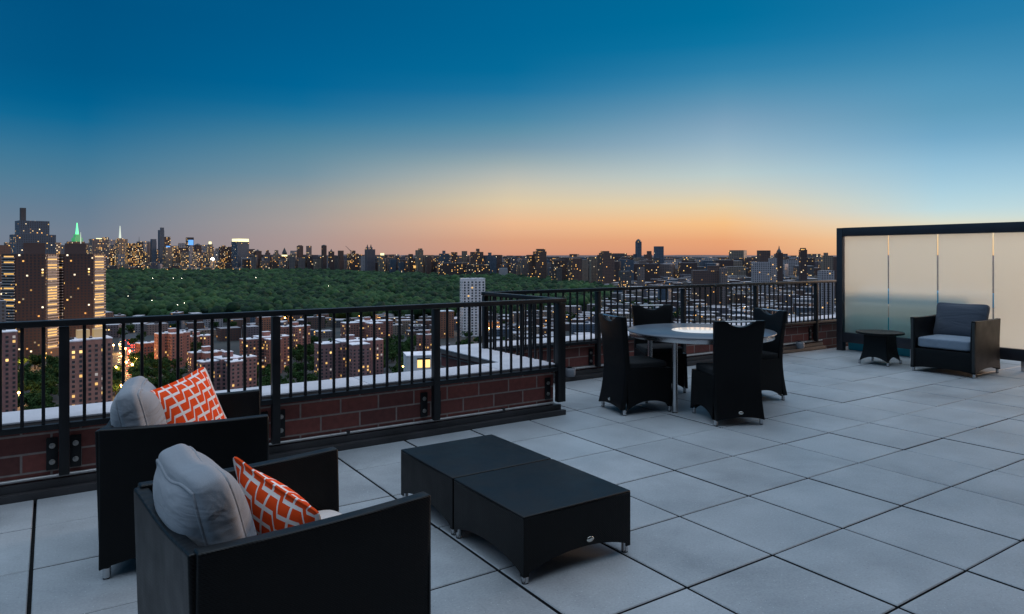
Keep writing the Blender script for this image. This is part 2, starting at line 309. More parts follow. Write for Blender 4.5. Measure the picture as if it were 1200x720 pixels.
# ------------------------------------------------------------------ mesh helpers
def link(o, parent=None):
    C.objects.link(o)
    if parent: o.parent = parent
    return o
class MB:
    def __init__(s): s.v = []; s.f = []; s.uv = []; s.mi = []
    def face(s, idx, uv=None, mi=0): s.f.append(tuple(idx)); s.uv.append(uv); s.mi.append(mi)
    def box(s, c, size, rz=0, mi=0):
        cx, cy, cz = c; a, b, d = [x / 2 for x in size]; n = len(s.v); cs, sn = math.cos(rz), math.sin(rz)
        for x, y, z in ((-a,-b,-d),(a,-b,-d),(a,b,-d),(-a,b,-d),(-a,-b,d),(a,-b,d),(a,b,d),(-a,b,d)):
            s.v.append((cx + x*cs - y*sn, cy + x*sn + y*cs, cz + z))
        for q in ((0,3,2,1),(4,5,6,7),(0,1,5,4),(1,2,6,5),(2,3,7,6),(3,0,4,7)): s.face([n+i for i in q], mi=mi)
        return s
    def bx(s, x0, x1, y0, y1, z0, z1, mi=0): return s.box(((x0+x1)/2, (y0+y1)/2, (z0+z1)/2), (x1-x0, y1-y0, z1-z0), 0, mi)
    def tube(s, p0, p1, r0, r1=None, n=12, mi=0):
        r1 = r0 if r1 is None else r1
        p0, p1 = Vector(p0), Vector(p1); d = (p1 - p0).normalized(); u = d.orthogonal().normalized(); w = d.cross(u); k = len(s.v)
        for p, r in ((p0, r0), (p1, r1)):
            for i in range(n):
                a = 2*math.pi*i/n; s.v.append(tuple(p + (u*math.cos(a) + w*math.sin(a))*r))
        for i in range(n): s.face((k+i, k+(i+1)%n, k+n+(i+1)%n, k+n+i), mi=mi)
        s.face([k+i for i in reversed(range(n))], mi=mi); s.face([k+n+i for i in range(n)], mi=mi); return s
    def lathe(s, prof, c=(0,0,0), n=48, mi=0):
        k = len(s.v); m = len(prof)
        for r, z in prof:
            for i in range(n):
                a = 2*math.pi*i/n; s.v.append((c[0]+r*math.cos(a), c[1]+r*math.sin(a), c[2]+z))
        for j in range(m-1):
            for i in range(n): s.face((k+j*n+i, k+j*n+(i+1)%n, k+(j+1)*n+(i+1)%n, k+(j+1)*n+i), mi=mi)
        s.face([k+i for i in reversed(range(n))], mi=mi); s.face([k+(m-1)*n+i for i in range(n)], mi=mi); return s
    def slab(s, path, th, n=12, rows=8, top=None, bot=None, mi=0):
        """panel standing along path(t) -> (x, y, nx, ny) with thickness th; bot(t), top(t) heights; path takes (t, z)"""
        k = len(s.v); W_ = n + 1
        for sd in (-.5, .5):
            for j in range(rows+1):
                for i in range(n+1):
                    t = i/n; z = bot(t) + (top(t) - bot(t)) * j/rows
                    x, y, nx, ny = path(t, z); s.v.append((x + nx*th*sd, y + ny*th*sd, z))
        o = W_*(rows+1); g = lambda a, j, i: k + a*o + j*W_ + i
        for j in range(rows):
            for i in range(n):
                s.face((g(0,j,i), g(0,j+1,i), g(0,j+1,i+1), g(0,j,i+1)), mi=mi); s.face((g(1,j,i), g(1,j,i+1), g(1,j+1,i+1), g(1,j+1,i)), mi=mi)
        for i in range(n):
            s.face((g(0,0,i), g(0,0,i+1), g(1,0,i+1), g(1,0,i)), mi=mi); s.face((g(0,rows,i+1), g(0,rows,i), g(1,rows,i), g(1,rows,i+1)), mi=mi)
        for j in range(rows):
            s.face((g(0,j,0), g(1,j,0), g(1,j+1,0), g(0,j+1,0)), mi=mi); s.face((g(0,j,n), g(0,j+1,n), g(1,j+1,n), g(1,j,n)), mi=mi)
        return s
    def mesh(s, name, mats, smooth=False, bevel=0, seg=2):
        me = bpy.data.meshes.new(name); me.from_pydata(s.v, [], s.f)
        for m in (mats if isinstance(mats, (list, tuple)) else [mats]): me.materials.append(m)
        me.polygons.foreach_set('material_index', s.mi)
        if any(s.uv):
            ul = me.uv_layers.new(name='UVMap')
            for p, q in zip(me.polygons, s.uv):
                if q:
                    for li, u in zip(p.loop_indices, q): ul.data[li].uv = u
        bm = bmesh.new(); bm.from_mesh(me); bmesh.ops.recalc_face_normals(bm, faces=bm.faces)
        if bevel:
            ed = [e for e in bm.edges if len(e.link_faces) == 2 and e.calc_face_angle() > .5]
            bmesh.ops.bevel(bm, geom=ed, offset=bevel, segments=seg, affect='EDGES', profile=.6)
        bm.to_mesh(me); bm.free()
        if smooth or bevel:
            me.polygons.foreach_set('use_smooth', [True]*len(me.polygons))
            me.set_sharp_from_angle(angle=R(40 if bevel else 60))
        me.update(); return me
    def obj(s, name, mats, parent=None, **k): return link(bpy.data.objects.new(name, s.mesh(name, mats, **k)), parent)
def tag(o, label=None, cat=None, group=None, kind=None):
    for a, b in (('label', label), ('category', cat), ('group', group), ('kind', kind)):
        if b: o[a] = b
    return o
def thing(name, label, cat, loc=(0,0,0), rz=0, group=None):
    o = bpy.data.objects.new(name, None); C.objects.link(o); o.empty_display_size = .1
    o.location = loc; o.rotation_euler = (0, 0, rz); return tag(o, label, cat, group)
def kids(o): return [c for c in C.objects if c.parent == o]
def copy_tree(o, parent=None, ch=None):
    if ch is None:
        ch = {}
        for c in C.objects:
            if c.parent: ch.setdefault(c.parent.name, []).append(c)
    c = o.copy(); C.objects.link(c)
    if parent: c.parent = parent
    for k in ch.get(o.name, []): copy_tree(k, c, ch)
    return c
def at(px, d, z=0.):
    """a point d metres ahead of the terrace, px in the photograph's columns (1200 wide)"""
    l = (px - 600) / 815 * d
    return Vector((d*FX + l*RX, d*FY + l*RY, z))
def ztop(y, d): return EYE - (y - 299) * d / 815
GZ = EYE - 110                        # street level

# ================================================================== TERRACE
T = .61; GX, GY = 2.978, 2.761
def paving():
    mb = MB(); tints = []
    for i in range(-10, 22):
        for j in range(-11, 8):
            x0, x1 = GX + i*T + .0082, GX + (i+1)*T - .0082; y0, y1 = GY + j*T + .005, GY + (j+1)*T - .005
            lim = 5.14 if x0 < 3.4 else 6.44
            if y0 > lim - .02: continue
            y1 = min(y1, lim); tl = rnd.random(); dz = rnd.uniform(-.0015, .0015); tx = rnd.uniform(-.0012, .0012)
            k = len(mb.v); b = .004
            zt = dz
            for x, y, z in ((x0,y0,-.04),(x1,y0,-.04),(x1,y1,-.04),(x0,y1,-.04),(x0,y0,zt-b),(x1,y0,zt-b),(x1,y1,zt-b+tx),(x0,y1,zt-b+tx),(x0+b,y0+b,zt),(x1-b,y0+b,zt),(x1-b,y1-b,zt+tx),(x0+b,y1-b,zt+tx)):
                mb.v.append((x, y, z))
            for q in ((8,9,10,11),(4,5,9,8),(5,6,10,9),(6,7,11,10),(7,4,8,11),(0,1,5,4),(1,2,6,5),(2,3,7,6),(3,0,4,7)):
                mb.face([k+a for a in q], mi=1 if q in ((0,1,5,4),(1,2,6,5),(2,3,7,6),(3,0,4,7)) else 0); tints.append(tl)
    me = mb.mesh('terrace_paving', [PAVE, JOINT])
    at_ = me.attributes.new('tint', 'FLOAT', 'FACE'); at_.data.foreach_set('value', tints)
    o = link(bpy.data.objects.new('terrace_paving', me)); tag(o, 'large square grey concrete pavers with dark joints', 'paving', kind='structure')
paving()
tag(MB().bx(-4, 16.5, -5, 6.5, -.35, -.045).obj('terrace_floor', JOINT), 'dark bed under the terrace pavers', 'floor', kind='structure')

def uvwall(mb, p0, p1, z0, z1):
    k = len(mb.v); ln = math.dist(p0, p1)
    for p, z in ((p0,z0),(p1,z0),(p1,z1),(p0,z1)): mb.v.append((p[0], p[1], z))
    o = p0[0]*.83 + p0[1]; mb.face((k,k+1,k+2,k+3), [(o, z0+.093), (o+ln, z0+.093), (o+ln, z1+.093), (o, z1+.093)])
def wall_block(mb, x0, x1, y0, y1, z0, z1):
    for a, b in (((x0,y0),(x1,y0)), ((x1,y0),(x1,y1)), ((x1,y1),(x0,y1)), ((x0,y1),(x0,y0))): uvwall(mb, a, b, z0, z1)
    k = len(mb.v)
    for p in ((x0,y0,z1),(x1,y0,z1),(x1,y1,z1),(x0,y1,z1)): mb.v.append(p)
    mb.face((k,k+1,k+2,k+3), [(0,0),(.1,0),(.1,.1),(0,.1)])
ZC0, ZC1 = .415, .47
YL, YR, XR = 5.2, 6.52, 3.92          # inner brick faces
pw = thing('parapet_wall', 'low red brick parapet with pale stone coping under the railings', 'parapet', (3.9, 5.2, 0))
inv = Matrix.Translation((-3.9, -5.2, 0))
def pchild(mb, name, mats, **k):
    o = mb.obj(name, mats, **k); o.parent = pw; o.data.transform(inv); return o
mb = MB(); wall_block(mb, -4, XR, YL, YL+.3, -.6, ZC0); wall_block(mb, XR-.32, XR-.003, YL+.302, YR+.3, -.6, ZC0-.002); wall_block(mb, XR-.001, 16, YR, YR+.3, -.6, ZC0); pchild(mb, 'brickwork', BRICK)
mb = MB()
def coping_run(mb, x0, x1, y0, y1, along):
    seg = 1.22; a0, a1 = (x0, x1) if along == 'x' else (y0, y1); a = a0
    while a < a1 - .01:
        e = min(a + seg - .006, a1)
        if along == 'x': mb.bx(a, e, y0, y1, ZC1-.012, ZC1)
        else: mb.bx(x0, x1, a, e, ZC1-.012, ZC1)
        a += seg
coping_run(mb, -4, XR+.03, YL-.035, YL+.34, 'x'); coping_run(mb, XR-.38, XR+.03, YL+.343, YR-.04, 'y'); coping_run(mb, XR-.38, 16, YR-.037, YR+.34, 'x')
pchild(mb, 'coping', STONE, bevel=.004)
mb = MB(); mb.bx(-4, XR+.025, YL-.03, YL+.335, ZC0-.002, ZC1-.014); mb.bx(XR-.375, XR+.025, YL+.338, YR-.035, ZC0-.001, ZC1-.014); mb.bx(XR-.375, 16, YR-.032, YR+.335, ZC0, ZC1-.014); pchild(mb, 'coping_edge', FASCIA)
mb = MB()
mb.bx(-4, XR+.06, YL-.045, YL-.004, -.03, .09); mb.bx(-4, XR+.08, YL-.095, YL-.047, -.03, .045)
mb.bx(XR+.002, XR+.04, YL, YR-.05, -.03, .09); mb.bx(XR+.042, XR+.08, YL, YR-.1, -.03, .045)
mb.bx(XR+.05, 10.25, YR-.045, YR-.004, -.03, .10); mb.bx(XR+.09, 10.25, YR-.095, YR-.047, -.03, .05)
pchild(mb, 'flashing', FLASH, bevel=.006)
pp = thing('conduit_pipe', 'thin pale pipe running along the foot of the brick parapet, left stretch', 'pipe', (3.9, YL-.022, .108))
mb = MB().tube((-7.9, 0, 0), (.0, 0, 0), .0115); mb.obj('pipe', PIPE, pp, smooth=True)
for x in (-3.4, -1.98, -.55): MB().bx(x-.012, x+.012, -.014, .018, -.016, .016).obj('pipe_clip', FLASH, pp)
pp = thing('conduit_pipe', 'thin pale pipe at the wall foot behind the dining set', 'pipe', (4.0, YR-.024, .128))
MB().tube((0, 0, 0), (6.25, 0, 0), .014).obj('pipe', PIPE, pp, smooth=True)
def junction(x, label):
    t = thing('junction_box', label, 'junction box', (x, YR-.05, .1))
    MB().lathe([(.03,-.05),(.062,-.05),(.07,-.03),(.07,.03),(.06,.045),(.02,.05)], n=20).obj('box_body', mat('grey cast box', (.16,.17,.19), .5, var=.2), t, smooth=True)
    MB().tube((0, 0, .045), (0, 0, .062), .03).obj('box_lid', IRON, t, smooth=True)
junction(5.12, 'round grey junction box on the wall foot right of the railing corner')
junction(9.62, 'small dark junction box at the wall foot beside the glass partition')

# unseen wall added behind the camera, shaped to shade the terrace floor
tag(MB().bx(-4, 3.3, -1.9, -1.6, -.045, 7).bx(3.302, 16, -1.9, .85, -.045, 5).obj('shade_wall', mat('dark shade wall', (.10, .075, .07), .8, var=.2, vscale=3)), 'dark unseen wall added behind the terrace to shade its floor', 'wall', kind='structure')
# ------------------------------------------------------------------ railings
BAL = None
def bal_mesh():
    global BAL
    if BAL is None: BAL = MB().bx(-.0095, .0095, -.0095, .0095, .45, 1.045).mesh('baluster', IRON, bevel=.0025, seg=1)
    return BAL
POST = MB().bx(-.028, .028, -.028, .028, .13, 1.04).mesh('post', IRON, bevel=.004)
PLATE = MB().bx(-.031, .031, -.006, .006, .145, .345).mesh('bracket', IRON, bevel=.003)
BOLTM = MB().tube((0, .004, 0), (0, -.006, 0), .0165, n=16).tube((0, -.0062, 0), (0, -.016, 0), .0095, n=6).mesh('bolt', BOLT, bevel=.001, seg=1)
def rail_run(t, x0, x1, posts, off, brackets=True, rot=0.):
    """a straight run in t's local frame: along local x turned by rot about t's origin"""
    m = Matrix.Rotation(rot, 4, 'Z')
    def put(o):
        o.location = m @ o.location; o.rotation_euler = (0, 0, rot); return o
    put(MB().bx(x0, x1, -.034, .034, 1.045, 1.083).obj('top_rail', IRON, t, bevel=.005))
    put(MB().bx(x0, x1, -.02, .02, .415, .45).obj('bottom_rail', IRON, t, bevel=.003))
    for p in posts:
        o = link(bpy.data.objects.new('post', POST), t); o.location = (p, 0, 0); put(o)
        if brackets:
            for s in (-1, 1):
                b = link(bpy.data.objects.new('bracket', PLATE), t); b.location = (p + s*.062, off-.008, 0); put(b)
                for z in (.195, .295):
                    q = link(bpy.data.objects.new('bolt', BOLTM), b); q.location = (0, -.008, z)
    ps = sorted(posts)
    for a, b in zip(ps[:-1], ps[1:]):
        n = max(1, round((b - a) / .1075))
        for i in range(1, n):
            x = a + (b-a)*i/n
            if x0 < x < x1:
                o = link(bpy.data.objects.new('baluster', bal_mesh()), t); o.location = (x, 0, 0); put(o)
YP = 5.1
t = thing('railing', 'black steel railing behind the armchairs, its corner turning away beside the dining set', 'railing', (3.94, YP, 0))
rail_run(t, -6.0, .034, [-5.14, -3.865, -2.588, -1.3, -.028], YL-YP)
rail_run(t, .036, YR-.07-YP-.035, [0., (YR-.07-YP)], .1, False, R(90))
t = thing('railing', 'long black steel railing behind the dining table, ending at the glass partition', 'railing', (3.94, YR-.07, 0))
rail_run(t, -.034, 7.1, [0., 1.6, 3.09, 4.6, 6.08, 7.2], .07)

# ------------------------------------------------------------------ frosted glass partition
PX = 10.3
gp = thing('glass_partition', 'dark framed partition of tall frosted glass panes at the right end of the terrace', 'partition', (PX, 6.2, 0))
def gpc(mb, name, m, **k):
    o = mb.obj(name, m, gp, **k); o.data.transform(Matrix.Translation((-PX, -6.2, 0))); return o
gpc(MB().bx(PX-.05, PX+.05, 6.155, 6.25, 0, 1.905), 'post', FRAME, bevel=.004)
gpc(MB().bx(PX-.05, PX+.05, .3, .4, 0, 1.905), 'post', FRAME, bevel=.004)
gpc(MB().bx(PX-.052, PX+.052, .402, 6.152, 1.775, 1.907), 'head_rail', FRAME, bevel=.006)
gpc(MB().bx(PX-.05, PX+.05, .402, 6.152, .135, .285), 'bottom_rail', FRAME, bevel=.006)
y = 6.15; k = 0
while y > .5:
    gpc(MB().bx(PX-.006, PX+.006, max(y-.672, .42), y-.012, .287, 1.773), 'glass_pane', GLASS)
    gpc(MB().bx(PX-.02, PX+.02, y-.36, y-.32, 0, .134), 'foot', CHROME)
    y -= .684

ob = thing('outdoor_sofa', 'teal and blue outdoor sofa blurred behind the frosted glass', 'sofa', (10.78, 5.55, 0))
MB().bx(-.35, .45, -1.15, .62, .0, .545).obj('base', mat('teal sofa base', (.02, .36, .46), .6, var=.1), ob, bevel=.02)
MB().bx(-.32, .30, -1.12, .60, .547, .73).obj('seat_cushion', mat('blush cushion', (.8, .64, .54), .9, var=.1), ob, bevel=.04)
MB().bx(-.1, .36, -1.15, .62, .732, .95).obj('back_cushion', mat('soft blue cushion', (.08, .36, .60), .9, var=.1), ob, bevel=.04)
# ------------------------------------------------------------------ furniture
arch = lambda base, rise: (lambda t: base + rise * (1 - (2*t-1)**2) ** .8)
def leg_mesh(r=.017, h=.05):
    return MB().tube((0, 0, .006), (0, 0, h), r, n=16).mesh('leg', CHROME, smooth=True), MB().tube((0, 0, 0), (0, 0, .0065), r*.95, n=16).mesh('glide', IRON, smooth=True)
LEGM, GLIDEM = leg_mesh()
def add_leg(t, x, y):
    o = link(bpy.data.objects.new('leg', LEGM), t); o.location = (x, y, 0)
    g = link(bpy.data.objects.new('glide', GLIDEM), o)
    return o
def soft_box(name, size, m, parent, loc, rot=(0,0,0), puff=.5, edge=5.0, n=14, ears=.0, dent=0., seed=0, piping=False):
    """a stuffed cushion: cube grid pushed to a rounded, thickest-in-the-middle form"""
    w, h, t = [s/2 for s in size]; v = []; f = []; uv = []
    idx = {}
    def pt(a, b, c):
        key = (round(a, 5), round(b, 5), round(c, 5))
        if key in idx: return idx[key]
        L_ = (abs(a)**edge + abs(b)**edge + abs(c)**edge) ** (1/edge)
        x, y_, z = a/L_, b/L_, c/L_
        cor = (abs(a)*abs(b)) ** 3
        thick = (1 - puff) + puff * (1 - abs(a)**2.6) * (1 - abs(b)**2.6) ** .8
        pin = 1 - .05*(1-ears) * (1 - abs(b)) * abs(a)**3 if False else 1
        sx = 1 - .045 * (1 - b*b) * (abs(a)**4) + ears*cor; sy = 1 - .045 * (1 - a*a) * (abs(b)**4) + ears*cor
        p = Vector((x*w*sx, y_*h*sy, z*t*thick))
        nn = noise.noise(Vector((p.x*5+seed, p.y*5, p.z*5)))*.012 + noise.noise(Vector((p.x*13+seed*3, p.y*13, p.z*13)))*.004
        p *= 1 + nn*1.3
        if dent: p.z -= dent * math.exp(-((a-.1)**2*7 + (b-1)**2*5)); p.y -= dent * 1.3 * math.exp(-((a+.05)**2*9)) * max(0, b)**2
        idx[key] = len(v); v.append(tuple(p)); return idx[key]
    g = [2*i/n - 1 for i in range(n+1)]
    for ax in range(3):
        for s in (-1, 1):
            for i in range(n):
                for j in range(n):
                    q = []
                    for (p_, r_) in ((g[i],g[j]),(g[i+1],g[j]),(g[i+1],g[j+1]),(g[i],g[j+1])):
                        q.append({0:(s,p_,r_),1:(p_,s,r_),2:(p_,r_,s)}[ax])
                    f.append([pt(*e) for e in q]); uv.append([((e[0]+1)/2, (e[1]+1)/2) for e in q])
    mb = MB(); mb.v = v
    for a, b in zip(f, uv): mb.face(a, b)
    o = mb.obj(name, m, parent, smooth=True); o.location = loc; o.rotation_euler = rot
    if piping:
        pm = MB(); G = [(-1 + 2*i/n) for i in range(n)]
        for cz in (-1, 1):
            ring = [(g_, -1) for g_ in G] + [(1, g_) for g_ in G] + [(-g_, 1) for g_ in G] + [(-1, -g_) for g_ in G]
            pts = [Vector(v[pt(a, b, cz)]) for a, b in ring]; cen = Vector((0, 0, 0)); m_ = len(pts); k = len(pm.v); q_ = 8
            for i, p in enumerate(pts):
                tg = (pts[(i+1) % m_] - pts[i-1]).normalized(); u = (p - Vector((0, 0, p.z))).normalized(); u = (u - tg*u.dot(tg)).normalized(); w_ = tg.cross(u)
                c_ = p * 1.0
                for a in range(q_): pm.v.append(tuple(c_ + (u*math.cos(a*math.pi/4) + w_*math.sin(a*math.pi/4))*.006))
            for i in range(m_):
                for a in range(q_): pm.face((k+i*q_+a, k+i*q_+(a+1)%q_, k+((i+1)%m_)*q_+(a+1)%q_, k+((i+1)%m_)*q_+a))
        pm.obj('piping', m, o, smooth=True)
    me = o.data; me.set_sharp_from_angle(angle=R(180)); 
    md = o.modifiers.new('smooth', 'SUBSURF'); md.levels = 1; md.render_levels = 1
    return o
BADGE = MB().lathe([(.001,0),(.02,0),(.022,.002),(.02,.004),(.001,.0045)], n=24).mesh('badge', mat('polished badge', (.7,.68,.62), .25, 1), smooth=True)
def add_badge(t, x, y, z, rz):
    """oval metal badge on a panel facing direction rz"""
    o = link(bpy.data.objects.new('badge', BADGE), t); o.scale = (1.0, .62, 1)
    o.rotation_euler = (R(90), 0, rz); o.location = (x, y, z); return o

def armchair(label, loc, rz, W_=.755, D=.73, H=.68, cushions='grey', group='black woven lounge chairs'):
    t = thing('armchair', label, 'armchair', loc, rz, group)
    hw, hd, th = W_/2, D/2, .05
    zt = lambda q: H
    for s in (-1, 1):
        def path(q, z, s=s):
            x = -hd + D*q; bow = .012*math.sin(math.pi*min(1, max(0, z/H)))
            return (x, s*(hw - th/2 - bow), 0, 1)
        MB().slab(path, th, 14, 6, top=lambda q: H + .008*(2*q-1)**2, bot=arch(.045, .05)).obj('side_panel', SLING, t, bevel=.009, seg=3)
        MB().bx(hd-.004, hd+.003, s*(hw-th/2)-th*.32, s*(hw-th/2)+th*.32, .07, H-.012).obj('edge_trim', TRIM, t, bevel=.002)
    pb = lambda q, z: (-hd + th/2 + .01*math.sin(math.pi*q) - .02*(z/H), -hw + th*.55 + (W_-1.1*th)*q, 1, 0)
    MB().slab(pb, th*.92, 14, 6, top=lambda q: H - .035*math.sin(math.pi*q)**1.2, bot=arch(.05, .03)).obj('back_panel', SLING, t, bevel=.009, seg=3)
    pf = lambda q, z: (hd - th/2 - .004, -hw + th + .002 + (W_-2*th-.004)*q, 1, 0)
    MB().slab(pf, th*.9, 12, 3, top=lambda q: .30, bot=arch(.05, .025)).obj('front_panel', SLING, t, bevel=.01, seg=2)
    MB().bx(-hd+.05, hd-.05, -hw+.052, hw-.052, .26, .295).obj('seat_deck', SLING, t)
    for x in (-1, 1):
        for y_ in (-1, 1): add_leg(t, x*(hd-.03), y_*(hw-.03))
    return t

# the two chairs in front, and the one by the glass
def corner_root(cx, cy, rz, lx, ly):
    c, s = math.cos(rz), math.sin(rz); return (cx - (lx*c - ly*s), cy - (lx*s + ly*c), 0)
rz1 = R(-10.5); ch1 = armchair('black woven armchair turned to the railing, farther of the two in front', corner_root(.183, 3.66, rz1, -.365, -.3775), rz1)
rz2 = R(5.5); ch2 = armchair('black woven armchair nearest the camera, seen from behind', corner_root(.327, 1.995, rz2, -.365, -.3775), rz2)
for t_, s in ((ch1, 1), (ch2, 2)):
    soft_box('seat_cushion', (.61, .64, .19), PALE, t_, (.04, 0, .395), puff=.12, edge=8, seed=s)
b1 = soft_box('back_cushion', (.58, .47, .24), GREY, ch1, (-.225, .03, .61), (R(90), 0, R(90)), puff=.5, edge=4.5, seed=3, dent=.012, ears=.02, piping=True)
b1.rotation_euler = Matrix.Rotation(R(-13), 3, 'Y').to_4x4().to_3x3().__matmul__(Matrix(((0,0,1),(1,0,0),(0,1,0)))).to_euler()
b2 = soft_box('back_cushion', (.56, .47, .24), GREY, ch2, (-.225, .06, .61), (0,0,0), puff=.48, edge=4.5, seed=8, dent=.01, ears=.02, piping=True)
b2.rotation_euler = (Matrix.Rotation(R(-15), 3, 'Y') @ Matrix(((0,0,1),(1,0,0),(0,1,0)))).to_euler()
ch3 = armchair('black woven armchair with slate cushion in front of the frosted glass', (9.585, 4.245, 0), R(181.5))
soft_box('seat_cushion', (.62, .645, .15), BLUEG, ch3, (.04, 0, .375), puff=.1, edge=9, seed=5)
b3 = soft_box('back_cushion', (.62, .46, .17), SLATE, ch3, (-.22, -.02, .635), puff=.5, edge=7, seed=6, ears=.06)
b3.rotation_euler = (Matrix.Rotation(R(-17), 3, 'Y') @ Matrix(((0,0,1),(1,0,0),(0,1,0)))).to_euler()
# patterned throw pillows: things of their own
def pillow(label, chair, loc, euler, size=.43, seed=1):
    o = soft_box('throw_pillow', (size, size, .16), PATTERN, None, (0,0,0), puff=.93, edge=9, n=20, ears=.06, seed=seed)
    m = Matrix.Translation(chair.location) @ Matrix.Rotation(chair.rotation_euler.z, 4, 'Z') @ Matrix.Translation(loc) @ euler
    o.matrix_world = m; return tag(o, label, 'pillow', 'orange patterned throw pillows')
base = Matrix(((0,0,1,0),(1,0,0,0),(0,1,0,0),(0,0,0,1)))          # pillow upright, face to +x
pillow('orange and white patterned pillow on the armchair beside the railing', ch1, (.01, .13, .605), Matrix.Rotation(R(-42), 4, 'Z') @ Matrix.Rotation(R(-20), 4, 'Y') @ base @ Matrix.Rotation(R(10), 4, 'Z'), .45, 4)
pillow('orange and white patterned pillow on the nearest armchair', ch2, (.02, .045, .525), Matrix.Rotation(R(14), 4, 'Z') @ Matrix.Rotation(R(-20), 4, 'Y') @ base @ Matrix.Rotation(R(17), 4, 'Z'), .44, 9)

def ottoman(label, loc):
    t = thing('ottoman', label, 'ottoman', loc, 0, 'low black woven ottoman tables'); h = .325; H = .309
    for k in range(4):
        a = k*math.pi/2
        def path(q, z, a=a):
            x, y_ = h - .0165 + .003*math.sin(math.pi*q), -h + .003 + (2*h-.006)*q; return (x*math.cos(a)-y_*math.sin(a), x*math.sin(a)+y_*math.cos(a), math.cos(a), math.sin(a))
        MB().slab(path, .03, 16, 4, top=lambda q: H-.012, bot=arch(.034, .065)).obj('side_panel', SLING, t, smooth=True)
    MB().bx(-h, h, -h, h, H-.018, H).obj('top_panel', SLING, t, bevel=.0085, seg=3)
    for x in (-1, 1):
        for y_ in (-1, 1): add_leg(t, x*(h-.022), y_*(h-.022))
    return t
o1 = ottoman('low black woven ottoman with oval badge, nearer one of the pair', (2.09, 2.885, 0))
add_badge(o1, .06, -.326, .125, 0)
o2 = ottoman('low black woven ottoman pushed behind the badged one', (2.09, 3.545, 0))

# dining set
TC = Vector((5.43, 4.76, 0))
t = thing('dining_table', 'round grey dining table with steel rim, tube legs and glowing white centre', 'table', TC, R(14))
MB().lathe([(.10,.715),(.712,.715),(.72,.719),(.72,.726),(.714,.730),(.282,.730)], n=96).obj('table_top', TOPM, t, smooth=True)
MB().lathe([(.64,.672),(.70,.672),(.703,.676),(.703,.7145),(.64,.7145)], n=96).obj('rim', CHROME, t, smooth=True)
MB().lathe([(.001,.722),(.28,.722),(.28,.731),(.26,.7335),(.001,.7335)], n=72).obj('centre_disc', mat('emissive white glass', (.75,.72,.68), .12, emit=(1,.83,.68), estr=.36), t, smooth=True)  # disc's white brightness is put in as weak emission
for a in (0, 90, 180, 270):
    o = MB().tube((.56, 0, .008), (.56, 0, .7), .026, n=24).obj('leg', CHROME, t, smooth=True); o.rotation_euler = (0, 0, R(a+3))
    f_ = MB().tube((.56, 0, 0), (.56, 0, .009), .027, n=24).obj('glide', IRON, o, smooth=True)
def dining_chair(label, loc, rz):
    t = thing('dining_chair', label, 'chair', loc, rz, 'black woven dining chairs around the round table')
    D, Wb, Wf = .47, .445, .46
    def prof(z):       # x of the back panel over height
        return -D/2 - .02 + (.05*(1 - z/.45)**2*-1 + .0 if z < .45 else 0) - max(0, z-.42)*.055 + .02*math.sin(min(1, z/.9)*math.pi*1.0) + .015
    wz = lambda z: Wb/2 - .008*math.sin(min(1, z/.9)*math.pi) + max(0, z-.6)*.035
    pb = lambda q, z: (prof(z) + .018*(1-(2*q-1)**2)*-(z/.9), (2*q-1)*wz(z), 1, 0)
    MB().slab(pb, .052, 20, 16, top=lambda q: .912 - .055*max(0, math.cos((2*q-1)*math.pi*.86))**.8, bot=arch(.045, .028)).obj('back', SLING, t, bevel=.01, seg=2)
    for s in (-1, 1):
        ps = lambda q, z, s=s: (-D/2 + .012 + (D-.014)*q + (.02*(q-.0) * (1 - min(1, z/.43))), s*(wz(min(z,.43))*(1-q) + Wf/2*q - .016 + .008*(1-min(1,z/.42))), 0, 1)
        MB().slab(ps, .03, 12, 8, top=lambda q: .43 - .012*q, bot=arch(.045, .075)).obj('side_skirt', SLING, t, smooth=True)
    pf = lambda q, z: (D/2 - .016 + .02*(1 - min(1, z/.43)), (2*q-1)*(Wf/2-.034), 1, 0)
    MB().slab(pf, .03, 12, 6, top=lambda q: .418, bot=arch(.045, .06)).obj('front_skirt', SLING, t, smooth=True)
    soft_box('seat_pad', (.455, .43, .08), BLACKCUSH, t, (.0, 0, .445), puff=.12, edge=9, n=10)
    MB().tube((prof(.905)-.018, -.15, .903), (prof(.905)-.018, .15, .903), .009, n=14).obj('grab_bar', CHROME, t, smooth=True)
    for x, w in ((-D/2+.012-.03, Wb/2-.012), (D/2, Wf/2-.024)):
        for s in (-1, 1): add_leg(t, x, s*w)
    add_badge(t, prof(.10)-.037, 0, .115, R(-90))
    return t
def face(p): return math.atan2(TC.y - p[1], TC.x - p[0])
pA = (4.72, 4.925); dining_chair('black woven dining chair left of the table, side on', (*pA, 0), R(-13))
pB = (5.115, 4.185); dining_chair('black woven dining chair turning its back and badge to the camera', (*pB, 0), R(64))
pC = (6.05, 4.65); dining_chair('black woven dining chair at the right edge of the table, half hidden', (*pC, 0), R(166))
pD = (5.63, 5.52); dining_chair('black woven dining chair on the far side of the table by the railing', (*pD, 0), R(243))

# side table
t = thing('side_table', 'small round black side table with flared base beside the far armchair', 'side table', (9.45, 5.13, 0), R(4))
MB().lathe([(.001,.405),(.27,.405),(.298,.412),(.30,.425),(.296,.436),(.001,.438)], n=64).obj('table_top', SLING, t, smooth=True)
for k in range(4):
    a = k*math.pi/2
    def path(q, z, a=a):
        e = .142 + .055*max(0, 1 - z/.36)**2.2; x, y_ = e, (2*q-1)*e
        return (x*math.cos(a)-y_*math.sin(a), x*math.sin(a)+y_*math.cos(a), math.cos(a), math.sin(a))
    MB().slab(path, .02, 14, 10, top=lambda q: .404, bot=arch(.04, .065)).obj('base_panel', SLING, t, smooth=True)
for x in (-1, 1):
    for y_ in (-1, 1): add_leg(t, x*.188, y_*.188)

